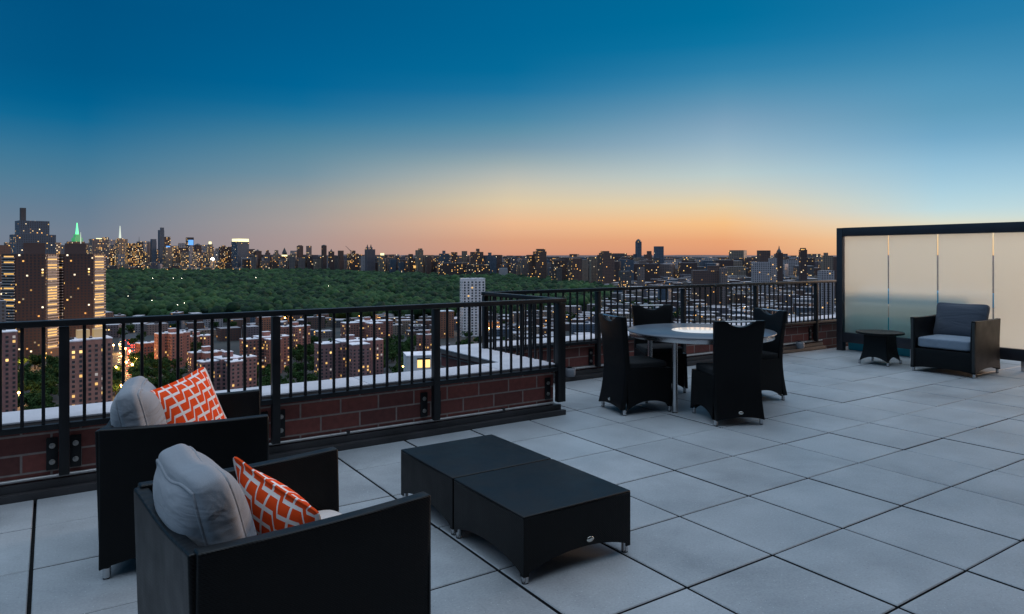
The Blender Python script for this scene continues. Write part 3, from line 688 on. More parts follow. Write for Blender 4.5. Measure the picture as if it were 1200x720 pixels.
# ================================================================== CITY
tag(MB().bx(-45000, 45000, -45000, 45000, GZ-1, GZ).obj('city_ground', GROUND), 'dark city ground far below', 'ground', kind='structure')
# park ground
PARK = [(60,1180),(60,4000),(330,4000),(450,3600),(545,3150),(600,3200),(650,2700),(722,2000),(705,1420),(600,1180)]
mb = MB()
for p, d in PARK: v = at(p, d, GZ+.3); mb.v.append(tuple(v))
mb.face(range(len(PARK))); tag(mb.obj('park_ground', PARKG), 'dark grass under the park trees', 'ground', kind='structure')
def in_poly(x, y, poly):
    c = False; j = len(poly)-1
    for i in range(len(poly)):
        (xi, yi), (xj, yj) = poly[i], poly[j]
        if (yi > y) != (yj > y) and x < (xj-xi)*(y-yi)/(yj-yi)+xi: c = not c
        j = i
    return c
PARKXY = [tuple(at(p, d)[:2]) for p, d in PARK]

def ico(sub):
    bm = bmesh.new(); bmesh.ops.create_icosphere(bm, subdivisions=sub, radius=1)
    v = np.array([p.co[:] for p in bm.verts]); f = np.array([[q.index for q in p.verts] for p in bm.faces]); bm.free(); return v, f
def park_canopy():
    rs = np.random.RandomState(3); v0, f0 = ico(2); keep = v0[f0].mean(1)[:, 2] > -.35; f0 = f0[keep]
    V = []; F = []; Tn = []; n = 0
    d = 1185.
    while d < 4000:
        r = 10 + (d-1180)/2800*8
        px = 30.
        while px < 735:
            p = at(px + rs.uniform(-.4,.4)*r*1.5/d*815, d + rs.uniform(-.5,.5)*r*1.6)
            px += r*1.8/d*815
            if not in_poly(p.x, p.y, PARKXY): continue
            if noise.noise(Vector((p.x/160, p.y/160, 3))) > .36: continue           # clearings
            s = r*rs.uniform(.75, 1.3); h = s*rs.uniform(.8, 1.25)
            sc = np.array([s, s*rs.uniform(.8,1.15), h]); a = rs.uniform(0, 6.28)
            q = v0*(1 + rs.uniform(-.17,.17,(len(v0),1))); q = q*sc
            c_, s_ = math.cos(a), math.sin(a); q = np.stack([q[:,0]*c_-q[:,1]*s_, q[:,0]*s_+q[:,1]*c_, q[:,2]], 1)
            rise = 9 * noise.noise(Vector((p.x/420, p.y/420, 0)))
            q += np.array([p.x, p.y, GZ + 8 + rise + rs.uniform(-4, 7)])
            V.append(q); F.append(f0 + n); n += len(v0); Tn.append(np.full(len(f0), min(1, max(0, .42 + .55*noise.noise(Vector((p.x/48, p.y/48, 7))) + .45*noise.noise(Vector((p.x/190, p.y/190, 17))) + rs.uniform(-.3,.3)))))
        d += r*1.5
    V = np.concatenate(V); F = np.concatenate(F); Tn = np.concatenate(Tn)
    me = bpy.data.meshes.new('park_woodland'); me.vertices.add(len(V)); me.vertices.foreach_set('co', V.ravel())
    me.loops.add(len(F)*3); me.loops.foreach_set('vertex_index', F.ravel().astype(np.int32))
    me.polygons.add(len(F)); me.polygons.foreach_set('loop_start', np.arange(0, len(F)*3, 3)); me.update(calc_edges=True); me.validate()
    a = me.attributes.new('tint', 'FLOAT', 'FACE'); a.data.foreach_set('value', Tn.astype(np.float32))
    me.polygons.foreach_set('use_smooth', [True]*len(me.polygons)); me.materials.append(LEAF)
    o = link(bpy.data.objects.new('park_woodland', me)); tag(o, 'wide dark green treetops of the great park below the skyline', 'woodland', kind='stuff')
park_canopy()

# far hills on the horizon at right
mb = MB(); n = 60; k = len(mb.v)
for i in range(n+1):
    px = 420 + 900*i/n; h = 110 + 14*noise.noise(Vector((i*.13, 0, 0))) + 10*noise.noise(Vector((i*.5, 3, 0)))
    for d, z in ((15000, GZ-2), (16500, GZ + h), (20000, GZ-2)): mb.v.append(tuple(at(px, d, z)))
for i in range(n):
    for j in range(2): a = k+i*3+j; mb.face((a, a+3, a+4, a+1))
tag(mb.obj('hills', mat('far wooded ridge', (.12, .085, .085), .95, var=.2, vscale=.001), smooth=True), 'low dark ridge along the horizon', 'hills', kind='structure')

# ------------------------------------------------------------------ buildings
class BB:
    """boxes with metre uvs; slot 0 facade, slot 1 roof"""
    def __init__(s): s.mb = MB(); s.t = []; s.l = []
    def poly(s, pts, z0, z1, tint, lit, ws=1., mi=0, rmi=1):
        k = len(s.mb.v); n = len(pts); u = tint*500
        for z in (z0, z1):
            for p in pts: s.mb.v.append((p[0], p[1], z))
        for i in range(n):
            j = (i+1) % n; ln = math.dist(pts[i], pts[j])
            s.mb.face((k+i, k+j, k+n+j, k+n+i), [(u/ws, z0/ws), ((u+ln)/ws, z0/ws), ((u+ln)/ws, z1/ws), (u/ws, z1/ws)], mi); s.t.append(tint); s.l.append(lit); u += ln + 7
        s.mb.face([k+n+i for i in range(n)], None, rmi); s.t.append(tint); s.l.append(0); return s
    def box(s, c, w, d, z0, z1, rz, tint, lit, ws=1., mi=0, rmi=1):
        cs, sn = math.cos(rz), math.sin(rz)
        pts = [(c[0] + x*cs - y*sn, c[1] + x*sn + y*cs) for x, y in ((-w/2,-d/2),(w/2,-d/2),(w/2,d/2),(-w/2,d/2))]
        return s.poly(pts, z0, z1, tint, lit, ws, mi, rmi)
    def obj(s, name, parent=None, mats=None):
        me = s.mb.mesh(name, mats or [FACADE, ROOF])
        for nm, vals in (('tint', s.t), ('lit', s.l)):
            a = me.attributes.new(nm, 'FLOAT', 'FACE'); a.data.foreach_set('value', vals)
        return link(bpy.data.objects.new(name, me), parent)
FOOT = []                                                              # footprints taken: (x, y, radius)
def taken(x, y, r): return any((x-a)**2 + (y-b)**2 < (r+c)**2 for a, b, c in FOOT)
def head(px): return -HEAD - math.atan((px-600)/815)                   # rotation that turns a box's -y side towards the terrace

def tower(pxl, pxr, y, d, label=None, tint=.3, lit=.12, ws=1.5, steps=(), yaw=25, dep=.75, name='high_rise', cat='building', group=None, parts=()):
    """one far building from its columns, its top row and its distance; steps = (left, right, top) upper tiers; parts = (name, left, right, y0, y1, material)"""
    r = R(yaw); px = (pxl+pxr)/2; Wd = (pxr-pxl)*d/815 / math.cos(math.atan((px-600)/815))
    w = Wd/(math.cos(r) + dep*math.sin(r)); c = at(px, d); rz = head(px) + r
    o = thing(name, label, cat, (c.x, c.y, GZ), 0, group)
    b = BB(); b.box((0,0), w, w*dep, 0, ztop(y, d)-GZ, rz, tint, lit, ws); base_z = ztop(y, d)-GZ
    b.obj('wall', o)
    for (l_, r_, yy) in steps:
        c2 = at((l_+r_)/2, d) - c; Wd2 = (r_-l_)*d/815 / math.cos(math.atan((px-600)/815)); w2 = Wd2/(math.cos(r)+dep*math.sin(r))
        b = BB(); b.box((c2.x, c2.y), w2, w2*dep, base_z-.5 if yy < y else 0, ztop(yy, d)-GZ, rz, tint, lit, ws); b.obj('upper_tier' if yy < y else 'wing', o)
    for (nm, l_, r_, y0, y1, m) in parts:
        c2 = at((l_+r_)/2, d) - c; w2 = (r_-l_)*d/815
        z0, z1 = ztop(y1, d)-GZ, ztop(y0, d)-GZ
        if nm in ('spire', 'antenna'): MB().tube((c2.x, c2.y, z0), (c2.x, c2.y, z1), w2/2, w2/8, n=8).obj(nm, m, o)
        elif nm in ('dome', 'pyramid_roof'): 
            nn = 8 if nm == 'dome' else 4
            MB().lathe([(w2*.5, z0), (w2*.46, z0+(z1-z0)*.35), (w2*.3, z0+(z1-z0)*.7), (w2*.03, z1)] if nm == 'dome' else [(w2*.55, z0), (w2*.03, z1)], (c2.x, c2.y, 0), n=nn).obj(nm, m, o)
        else: MB().box((c2.x, c2.y, (z0+z1)/2), (w2/1.2, w2/1.35, z1-z0), rz).obj(nm, m, o)
    FOOT.append((c.x, c.y, Wd*.6)); return o

DARKR = mat('dark roof metal', (.05, .05, .055), .6)
ROOFTOP = mat('pale bulkhead', (.30, .26, .25), .8)
# left: near the park's south-east edge
tower(20, 57, 275, 1500, 'tall blue glass tower with stepped top and lit roof box at far left', .96, .14, 1.2, steps=((24, 51.5, 259),), yaw=12, parts=(('roof_box', 23.6, 30, 243.5, 259.5, DARKR), ('lit_panel', 24.2, 29.6, 247, 249.5, WINPALE)))
tower(-12, 7.5, 287, 1300, 'brown brick block cut by the left picture edge', .02, .06, 1.2)
tower(8, 21, 284, 1700, 'slab with rows of lit floors left of the glass tower', .45, .55, 1.4)
tower(57, 69, 284, 1900, 'slab with lit top floors between the twin brown towers', .45, .5, 1.5)
tower(69, 76, 287, 2100, 'narrow dark slab left of the green spire', .97, .05, 1.5)
tower(81, 96.5, 283, 5600, 'tower with green floodlit stepped top and spire', .3, .25, 3, parts=(('lit_tier', 85.2, 95.5, 278.5, 283, GREEN), ('lit_tier', 87, 93.8, 274.5, 278.5, GREEN), ('spire', 88.6, 92, 261, 274.5, GREENB)))
tower(97, 101, 287, 5200, 'slim block with thin white mast beside the green spire', .3, .2, 3, parts=(('antenna', 94, 95.2, 272, 288, SPIREW),))
tower(107, 124.5, 280, 4300, 'rounded tower with pinkish floodlit crown', .7, .4, 2.6, yaw=15, parts=(('lit_crown', 113, 119, 279, 281.5, CROWN), ('lit_panel', 107.5, 113, 281, 284, PINKL)))
tower(137, 148, 280, 4700, 'stepped tower under a white lit spire', .45, .4, 2.6, steps=((138, 143.5, 279),), parts=(('spire', 139.3, 142, 264.5, 280, SPIREW),))
tower(149, 165.5, 285, 4400, 'broad slab glowing yellow with lit offices', .15, .8, 2.3, yaw=10, parts=(('antenna', 162.6, 163.4, 277, 285, DARKR),))
tower(173, 178, 284, 4500, 'pale narrow block left of the dark slender tower', .7, .15, 2.5)
tower(177, 182.5, 280, 4450, 'very dark narrow tower left of the tallest slender one', .95, .03, 2.5)
tower(185.8, 191.8, 269.5, 4600, 'tallest slender dark glass tower above the park', .95, .04, 2.5, steps=((188, 191.8, 266.5),))
tower(192, 201, 289.5, 4500, 'block with small blue sign on its roof', .55, .2, 2.5, parts=(('sign_box', 195, 199, 288, 290, BLUEL),))
tower(221.5, 225.8, 287, 4400, 'slim tower carrying a glowing blue box', .85, .1, 2.5, parts=(('sign_box', 221, 226.2, 281, 287, BLUEL),))
tower(228, 235.5, 287, 4300, 'dark rounded tower right of the blue box', .1, .08, 2.5, parts=(('dome', 228.5, 235, 285, 287.5, DARKR),))
tower(226, 234, 295, 4150, 'block of bright white lit windows below the dark rounded tower', .8, .75, 2)
tower(242.5, 250, 289, 4300, 'tower with bright golden lantern top', .45, .5, 2.5, steps=((244, 249, 286),), parts=(('lantern', 244.8, 247.6, 283, 286.2, CROWN),))
tower(246.5, 251.5, 304, 4080, 'small floodlit white domed tower at the park edge', .85, .8, 1.8, parts=(('dome', 246.8, 251.2, 301.5, 304.5, WLAMP),))
tower(257, 266, 289, 4200, 'tower with golden lit window columns', .15, .4, 2.3, steps=((260, 264, 287.5),))
tower(267, 273.5, 289, 4250, 'dark plain slab left of the bright crowned tower', .02, .05, 2.3)
tower(272.5, 290.5, 283, 4200, 'broad dark tower with bright yellow band along its top', .95, .06, 2.3, yaw=35, parts=(('lit_crown', 273.5, 290, 279.8, 283.1, CROWN),))
tower(298, 306, 294, 4200, 'brownish stepped block with cupola beyond the park', .02, .08, 2.3, parts=(('dome', 300, 304, 292, 294.5, DARKR),))
tower(311, 316.5, 296, 4200, 'narrow stepped tower, first of the pair with small caps', .3, .08, 2.3, steps=((312, 315, 293),))
tower(320.5, 327, 297, 4150, 'wider stepped tower, second of the pair with small caps', .55, .12, 2.3, steps=((322, 326, 293),))
tower(330, 336.5, 300, 4100, 'tower with pointed dark roof and one lit band', .1, .15, 2.3, parts=(('pyramid_roof', 330.6, 336, 290, 296.5, DARKR), ('lit_band', 330.5, 336.3, 298.5, 300.2, CROWN), ('wall_tier', 331, 336, 296, 300.5, DARKR)))
tower(340.5, 348, 293.5, 4200, 'pale grey block left of two dark apartment towers', .85, .1, 2.3)
tower(348, 355, 288, 4150, 'dark apartment tower, left of two equal ones', .3, .08, 2.3, steps=((349.5, 354, 287.2),))
tower(359, 365, 288, 4150, 'apartment tower with pale side, right of two equal ones', .7, .15, 2.3)
tower(376.8, 382.6, 287.5, 3950, 'tall plain brown slender tower at mid skyline', .02, .02, 2.3, parts=(('dome', 377.3, 382.2, 286.5, 287.7, DARKR),))
tower(385, 391.6, 294.5, 3900, 'brown tower with small peaked cap right of the slender brown one', .1, .06, 2.2, parts=(('pyramid_roof', 386.5, 390, 291.5, 294.7, DARKR),))
tower(396, 402.6, 293.5, 3850, 'brown block with thin crown, third along from the slender brown tower', .3, .06, 2.2)
tower(407, 420, 297, 3800, 'wide stepped block with yellow lit corner under a crane', .15, .25, 2.2, steps=((412, 416.5, 293.5),), parts=(('lit_corner', 407.6, 411, 298, 303, WINLIT),))
tower(427.6, 439.5, 292, 3700, 'twin spired stone apartment house on the park edge', .68, .06, 2.2, yaw=20, steps=((428.6, 432, 289.5), (433, 436.5, 289.5)), parts=(('spire', 429.5, 431.6, 286.3, 289.7, DARKR), ('spire', 433.6, 435.8, 286.3, 289.7, DARKR)))
tower(443, 451, 299, 3600, 'low block with a bright lit roof lantern', .55, .15, 2.2, parts=(('lit_crown', 446, 450, 296.5, 299, CROWN),))
tower(478.6, 484, 297.5, 3500, 'small dark tower left of a lit yellow terrace', .1, .05, 2.2)
tower(486.8, 496, 293, 3450, 'tall grey tower with rounded shoulders right of the yellow terrace', .55, .1, 2.2, steps=((490, 495, 291),), parts=(('lit_terrace', 484.6, 488, 311, 314, WINLIT),))
tower(498, 505, 301, 3400, 'plain low brown block with flat top right of the grey tower', .3, .1, 2.2)
tower(514.5, 527, 297, 3250, 'dark apartment slab, first of the row above the white tower', .95, .14, 1.9, steps=((518.3, 522, 293.6),))
tower(528.5, 536, 295.3, 3250, 'brown slab, second of the row above the white tower', .3, .16, 1.9)
tower(541, 547.5, 294, 3250, 'grey slab with flat cap, third of the row above the white tower', .55, .16, 1.9)
tower(551, 566.5, 295, 3200, 'highest stepped slab of the row above the white tower', .3, .16, 1.9, steps=((557.8, 562, 291.3),))
tower(567.5, 582, 299.3, 3200, 'dark slab with square cap, last of the row above the white tower', .95, .1, 1.9, steps=((571.8, 576, 295.8),))
tower(513, 548, 308, 3000, 'long reddish brick slab with many lit windows below the slab row', .1, .22, 1.8, yaw=8, dep=.3)
tower(546, 574, 310, 2990, 'reddish brick slab right above the white tower', .02, .2, 1.8, yaw=8, dep=.3)
tower(584.5, 595, 314, 3050, 'small white flat block at the park edge', .85, .0, 60, yaw=5)
tower(624.5, 640.5, 294.5, 2650, 'stepped dark apartment cluster with flat crown left of the peach sky', .3, .16, 1.7, steps=((628, 639, 291.5), (617.5, 626, 298.5)))
tower(646, 664, 304.5, 2500, 'broad reddish block right of the stepped cluster', .1, .14, 1.6)
tower(652, 658.5, 314, 2420, 'small pale beige block at the park edge', .42, .05, 1.6)
tower(666, 682, 302.3, 2450, 'dark block with lit crown line along its top', .3, .18, 1.6, parts=(('lit_band', 667.5, 680, 302.2, 303, WINPALE),))
tower(690.5, 699.5, 301, 2350, 'narrow grey slab left of the round shouldered tower', .55, .1, 1.6)
tower(700, 720, 298.5, 2300, 'bulky tower with rounded shoulders against the sunset', .3, .12, 1.6, yaw=30, steps=((702, 717, 296.2), (704, 714, 294)))
tower(725, 739.5, 317.5, 2000, 'pale beige block just above the railing', .42, .2, 1.5)
tower(747, 755.5, 313.5, 2050, 'narrow pale block with lit top right of the beige one', .8, .1, 1.5)
tower(744.6, 751.8, 283, 3300, 'tallest dark slender tower against the orange sky', .95, .03, 2.2, parts=(('dome', 745, 751.2, 279.8, 283.2, DARKR),), steps=((742, 746, 297.5),))
tower(754.5, 764, 298, 3200, 'lower stepped tower between two tall dark ones', .3, .05, 2.2, steps=((758, 763.5, 294),))
tower(766.3, 777.6, 288.5, 3100, 'tall dark slab with a few lit windows right of the slender tower', .95, .06, 2.2, parts=(('lit_roof', 770.5, 775, 305, 307, CROWN),))
tower(738, 771, 309, 2600, 'long low brick slab under the two tall dark towers', .02, .1, 1.7, yaw=6, dep=.3)
tower(811, 845, 316.5, 1500, 'long pinkish brown brick slab above the railing behind the dining set', .17, .12, 1.2, yaw=10, dep=.4, steps=((829, 842, 311),))
tower(843, 852, 313.5, 1480, 'end block of pinkish brick with pale side', .7, .05, 1.2)
tower(887.8, 902, 293.3, 2100, 'dark square slab above the pale block', .3, .04, 1.6)
tower(881.5, 902, 307, 1750, 'pale lilac block with plain front', .83, .03, 1.5, yaw=8)
tower(901, 910, 302.5, 1780, 'white narrow slab with one lit column', .86, .12, 1.5)
tower(909.5, 917, 296, 2300, 'pointed domed tower at the right of the skyline', .1, .04, 1.7, parts=(('dome', 910, 916, 291, 296.3, DARKR), ('spire', 912, 914, 287.8, 292, DARKR)))
tower(936.8, 945.2, 292.5, 2000, 'dark reddish tower with pointed corners and lit base', .1, .1, 1.6, steps=((938, 944, 290.4),))
tower(963, 975, 299.5, 1500, 'dark slab with small roof box next to the glass partition', .55, .05, 1.3, steps=((965.5, 970, 296),))
tower(975.5, 984, 301, 1520, 'dark slab touching the glass partition post', .3, .05, 1.3)
tower(959.5, 976, 317, 1150, 'pale low block with boxed frontage above the railing', .85, .12, 1.2)
# crane
cr = thing('tower_crane', 'thin grey crane above the wide stepped block on the skyline', 'crane', at(411, 3780, GZ))
d = 3780; o0 = at(411, d, GZ)
MB().tube((0,0,ztop(297,d)-GZ-8), (0,0,ztop(293,d)-GZ), 1.6, n=6).obj('mast', DARKR, cr)
p = at(405, d, 0)-at(411, d, 0); MB().tube((0,0,ztop(294,d)-GZ), (p.x,p.y,ztop(288,d)-GZ), 1.5, .8, n=6).obj('jib', DARKR, cr)

# twin octagonal towers at left
def octo(pxl, pxr, y, d, label, cap):
    px = (pxl+pxr)/2; Wd = (pxr-pxl)*d/815/math.cos(math.atan((px-600)/815)); c = at(px, d); a = Wd/2; k = a*.52; rz = head(px)
    o = thing('apartment_tower', label, 'building', (c.x, c.y, GZ), rz, 'twin brown apartment towers'); H = ztop(y, d)-GZ
    pts = [(-k,-a),(k,-a),(a,-k),(a,k),(k,a),(-k,a),(-a,k),(-a,-k)]
    BB().poly(pts, 0, H, .045, .13).obj('wall', o)
    BB().box((cap*a, 0), a*.78, a*.78, H-.5, H+12, 0, .06, .0, 60).obj('penthouse', o)
    bal = MB().bx(-(a-k)*.62, (a-k)*.62, -1.5, 0.3, 0, 1.0).mesh('balcony', mat('pale balcony front', (.40, .36, .35), .8))
    winm = MB().bx(-(a-k)*.5, (a-k)*.5, -.15, .1, 1.2, 2.6).mesh('balcony_window', WINLIT); wind = MB().bx(-(a-k)*.5, (a-k)*.5, -.15, .1, 1.2, 2.6).mesh('balcony_window', WINDARK)
    nf = int(H/3.05)
    for f_ in range(3, nf):
        for s in (1, -1):
            b = link(bpy.data.objects.new('balcony', bal), o); m_ = (a+k)/2; b.location = (s*m_, -m_, f_*3.05); b.rotation_euler = (0, 0, s*R(45))
            w = link(bpy.data.objects.new('balcony_window', winm if rnd.random() < (.62 if s > 0 else .18) else wind), b)
    FOOT.append((c.x, c.y, a*1.3)); return o
octo(14, 58.5, 297.5, 760, 'brown octagonal apartment tower with lit balconies, left of the twins', .12)
octo(69.5, 115, 297.5, 800, 'brown octagonal apartment tower below the green spire, right of the twins', -.12)
tower(59.5, 70, 338, 820, 'orange lit narrow block between the twin brown towers', .43, .35, 1.0, yaw=10)
tower(-14, 14.5, 331, 950, 'block with rows of yellow lit office windows at the left edge', .8, .45, 1.2, yaw=8)
tower(-10, 3.5, 352, 700, 'dark framed slab low at the left edge', .97, .03, 1.2, yaw=8)
# the white tower beyond the corner
def window_mesh(w, h, pane):
    f_ = MB().bx(-w/2-.12, w/2+.12, -.06, .1, -h/2-.12, h/2+.12).mesh('window', WINFRAME); 
    p = MB().bx(-w/2, w/2, -.1, -.061, -h/2, h/2).mesh('pane', pane); return f_, p
WINS = {}
def add_window(o, c, rz, kind, w=1.5, h=1.6):
    key = (kind, w, h)
    if key not in WINS: WINS[key] = MB().bx(-w/2, w/2, -.05, .05, -h/2, h/2).bx(-w/2-.1, w/2+.1, -.16, -.02, -h/2-.22, -h/2-.04, 1).mesh('window', [{'lit': WINLIT, 'warm': WINWARM, 'pale': WINPALE, 'dark': WINDARK}[kind], WINFRAME])
    q = link(bpy.data.objects.new('window', WINS[key]), o); q.location = c; q.rotation_euler = (0, 0, rz); return q
BRICKW = {}
def wall_mat(key, col):
    if key not in BRICKW: BRICKW[key] = mat(key, col, .85, var=.18, vscale=.35)
    return BRICKW[key]
def brick_block(pxl, pxr, y, d, label, rz_deg, wings, col='dark red brick', rgb=(.29, .125, .10), lit=.2, group='brick housing blocks below the park', maxwin=100, bulk=True, ww=1.5, wh=1.6, pu=3.3, pv=2.9):
    """housing block made of wings (cx, cy, w, dep, dh) in metres round its own centre, rotated so its wide side looks left; windows are parts"""
    px = (pxl+pxr)/2; c = at(px, d); rz = head(px) + R(rz_deg); H = ztop(y, d)-GZ
    lo = min(((cx-w/2)*math.cos(R(rz_deg)) - (cy+s*dp/2)*math.sin(R(rz_deg))) for cx, cy, w, dp, _ in wings for s in (-1,1))
    hi = max(((cx+w/2)*math.cos(R(rz_deg)) - (cy+s*dp/2)*math.sin(R(rz_deg))) for cx, cy, w, dp, _ in wings for s in (-1,1))
    k = (pxr-pxl)*d/815/(hi-lo)
    o = thing('brick_block', label, 'building', (c.x, c.y, GZ), rz, group); off = -(lo+hi)/2*k
    ox, oy = off*math.cos(-R(rz_deg)), off*math.sin(-R(rz_deg))
    m = wall_mat(col, rgb); wl = MB(); rf = MB(); wins = []
    for cx, cy, w, dp, dh in wings:
        x, y_, w, dp = cx*k+ox, cy*k+oy, w*k, dp*k; h = H + dh
        wl.bx(x-w/2, x+w/2, y_-dp/2, y_+dp/2, 0, h-.4)
        rf.bx(x-w/2-.15, x+w/2+.15, y_-dp/2-.15, y_+dp/2+.15, h-.4, h+.25)
        nf = int((h-3)/pv)
        for side, (a0, a1, nx, ny) in enumerate(((x-w/2, x+w/2, 0, -1), (y_-dp/2, y_+dp/2, 1, 0), (y_-dp/2, y_+dp/2, -1, 0))):
            nn = max(1, int((a1-a0)/pu))
            for i in range(nn):
                for f_ in range(nf):
                    p_ = a0 + (a1-a0)*(i+.5)/nn; z = 3.2 + f_*pv
                    pos = (p_, y_-dp/2-.02, z) if side == 0 else (x + nx*(w/2+.02), p_, z)
                    if any(abs(pos[0]-(c2*k+ox)) < w2*k/2 and abs(pos[1]-(c3*k+oy)) < d2*k/2 for c2, c3, w2, d2, _ in wings): continue
                    wins.append((f_, pos, {0: 0, 1: R(90), 2: R(-90)}[side]))
    wl.obj('wall', m, o); rf.obj('roof', wall_mat('white flat roof', (.74, .71, .75)), o)
    for cx, cy, w, dp, dh in wings:
        for _ in range(2):
            vx, vy = cx*k+ox + rnd.uniform(-.35,.35)*w*k, cy*k+oy + rnd.uniform(-.35,.35)*dp*k; MB().bx(vx-.8, vx+.8, vy-.6, vy+.6, H+dh+.25, H+dh+rnd.uniform(1, 1.8)).obj('roof_vent', DARKR, o)
    if bulk:
        cx, cy, w, dp, dh = wings[0]; MB().bx(cx*k+ox-3.2, cx*k+ox+3.2, cy*k+oy-2.6, cy*k+oy+2.6, H+dh+.25, H+dh+4).obj('bulkhead', m, o)
        MB().bx(cx*k+ox-3.4, cx*k+ox+3.4, cy*k+oy-2.8, cy*k+oy+2.8, H+dh+4.0, H+dh+4.3).obj('bulkhead_roof', wall_mat('white flat roof', (.74, .71, .75)), o)
    wins.sort(key=lambda q: -q[0]); rest = MB()
    for i, (f_, pos, r_) in enumerate(wins):
        u = rnd.random(); kd = 'dark' if u > lit*.5 else ('warm' if u < lit*.12 else 'lit' if u < lit*.4 else 'pale')
        if i < maxwin: add_window(o, pos, r_, kd, ww, wh)
        else: rest.box(pos, (ww, .1, wh), r_, {'dark': 0, 'pale': 1, 'lit': 2, 'warm': 2}[kd])
    if rest.v: q = rest.obj('windows', [WINDARK, WINPALE, WINLIT], o); q['kind'] = 'stuff'
    FOOT.append((c.x, c.y, (pxr-pxl)*d/815*.62)); return o
CROSS = [(0, 0, 14, 30, 0), (-12, 3, 12, 12, 0), (12, -3, 12, 12, 0)]
CROSS2 = [(0, 0, 16, 16, 1.2), (-14, 0, 13, 11, 0), (14, 2, 13, 11, 0), (0, -13, 11, 12, 0)]
SLABW = [(0, 0, 40, 14, 0), (-6, -9, 11, 6, 0), (10, -9, 11, 6, 0)]
brick_block(82, 128, 396, 425, 'tall brick tower with white roof and yellow lit bulkhead behind the left railing post', 10, [(0, 0, 22, 16, 0), (-9, -3, 8, 12, -.4)], 'pinkish brown brick', (.33, .17, .14), .28, None, 100, False)
tb = C.objects[-1]
_t = [o for o in C.objects if o.get('label', '').startswith('tall brick tower')][0]
zr = ztop(396, 425)-GZ
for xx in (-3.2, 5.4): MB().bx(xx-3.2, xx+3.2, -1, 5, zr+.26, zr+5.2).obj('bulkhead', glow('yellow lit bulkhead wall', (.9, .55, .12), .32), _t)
brick_block(-26, 15.5, 388.5, 440, 'brick tower with pale corner strip at the left picture edge', 4, [(0, 0, 24, 14, 0)], 'plum brick', (.26, .135, .13), .14, None, 80, False)
brick_block(183, 221, 389.5, 690, 'brick housing block with white stepped roof beyond the lower orange pillow', 22, CROSS, lit=.2)
brick_block(213, 247, 393, 800, 'brick block with sunset lit end wall, behind the stepped one', 22, SLABW, lit=.1, maxwin=60)
brick_block(160, 186, 401, 720, 'low red brick block with broad white roof beside the busy avenue', 24, [(0, 0, 20, 12, 0)], 'bright red brick', (.26, .075, .05), .08, None, 40, False)
brick_block(222, 262, 411.5, 590, 'brick block tucked behind the nearer white roofed one', 22, CROSS, lit=.12, maxwin=60)
brick_block(233, 299, 420, 525, 'wide brick block with white roof just above the coping, right of the orange pillow', 22, CROSS2, 'plum brick', (.26, .135, .13), .24)
brick_block(283, 339, 395, 660, 'brick block with stair column of lit windows beside the second railing post', 24, CROSS2, lit=.26)
brick_block(328, 363, 381.5, 790, 'brick block with pink end wall right of the second railing post', 26, CROSS, lit=.26, maxwin=80)
brick_block(370, 449, 399.5, 615, 'widest brick block with white stepped roof, centre of the left railing', 20, CROSS2, 'plum brick', (.26, .135, .13), .26)
brick_block(400, 460, 376.5, 870, 'brick block with lit stair windows behind the widest one', 22, CROSS2, lit=.24, maxwin=80)
brick_block(488, 512, 391, 770, 'brick block left of the third railing post', 22, CROSS, lit=.26, maxwin=60)
brick_block(300, 317, 371, 960, 'orange brick chimney like tower behind the second railing post', 18, [(0, 0, 12, 10, 0)], 'orange brick', (.30, .12, .07), .05, None, 40, False)
brick_block(512, 532, 364, 930, 'orange brown brick tower beside the white one', 18, [(0, 0, 14, 12, 0)], 'orange brick', (.30, .12, .07), .1, None, 40, False)
brick_block(539, 568.5, 326, 950, 'white apartment tower with columns of dark windows at the railing corner', 17, [(0, 0, 26, 12, 0)], 'white painted concrete', (.74, .68, .67), .06, None, 100, False, 2.4, 2.0, 5.2, 3.7)
# rooftop building with yellow windows
nb = thing('penthouse', 'white rooftop penthouse with two yellow lit windows below the railing', 'building', at(494, 200, GZ), head(494)+R(8)); z1 = ztop(415.5, 200)-GZ
MB().bx(-4.6, 4.6, -3, 5, 0, z1).obj('wall', wall_mat('white painted wall', (.6, .58, .58)), nb)
MB().bx(-4.7, 4.7, -3.1, 5.1, z1, z1+.3).obj('roof', wall_mat('white flat roof', (.74, .71, .75)), nb)
for x in (-.9, 1.3): 
    w = MB().bx(x-.68, x+.68, -3.1, -3.01, z1-3.2, z1-1.0).obj('window', WINWARM, nb); MB().bx(x-.75, x+.75, -3.13, -3.02, z1-1.0, z1-.5).obj('blind', WINDARK, w)
FOOT.append((*at(494, 200)[:2], 10))

# ------------------------------------------------------------------ the mass of smaller buildings
cand = []
def fill(pxa, pxb, da, db, step, hmin, hmax, keep, grow=0., tall=0., litv=.1, yaw=14, wsc=1., tk=.62):
    d = da
    while d < db:
        st = step*(1 + grow*(d-da)/da); px = pxa + rnd.uniform(0, 1)*st/d*815
        while px < pxb:
            w = st*rnd.uniform(.7, 1.05); p = at(px, d + rnd.uniform(-.25,.25)*st); pxc = px
            px += st*rnd.uniform(.95, 1.35)/d*815
            if rnd.random() > keep or in_poly(p.x, p.y, PARKXY) or taken(p.x, p.y, st*tk): continue
            h = rnd.uniform(hmin, hmax)
            if rnd.random() < tall: h *= rnd.uniform(1.3, 1.7)
            dp = st*rnd.uniform(.5, .8)
            cand.append((w*h/d/d, p, w, dp, h, head(pxc) + R(yaw + rnd.choice((0, 0, 0, 90, 62)) + rnd.uniform(-4,4)), rnd.random(), litv*rnd.uniform(.2, 2), wsc*max(1, d/1800), pxc, d))
        d += st*rnd.uniform(1.1, 1.5)
fill(130, 600, 900, 1160, 27, 8, 18, .5, litv=.06)
fill(520, 640, 330, 760, 24, 10, 20, .7)
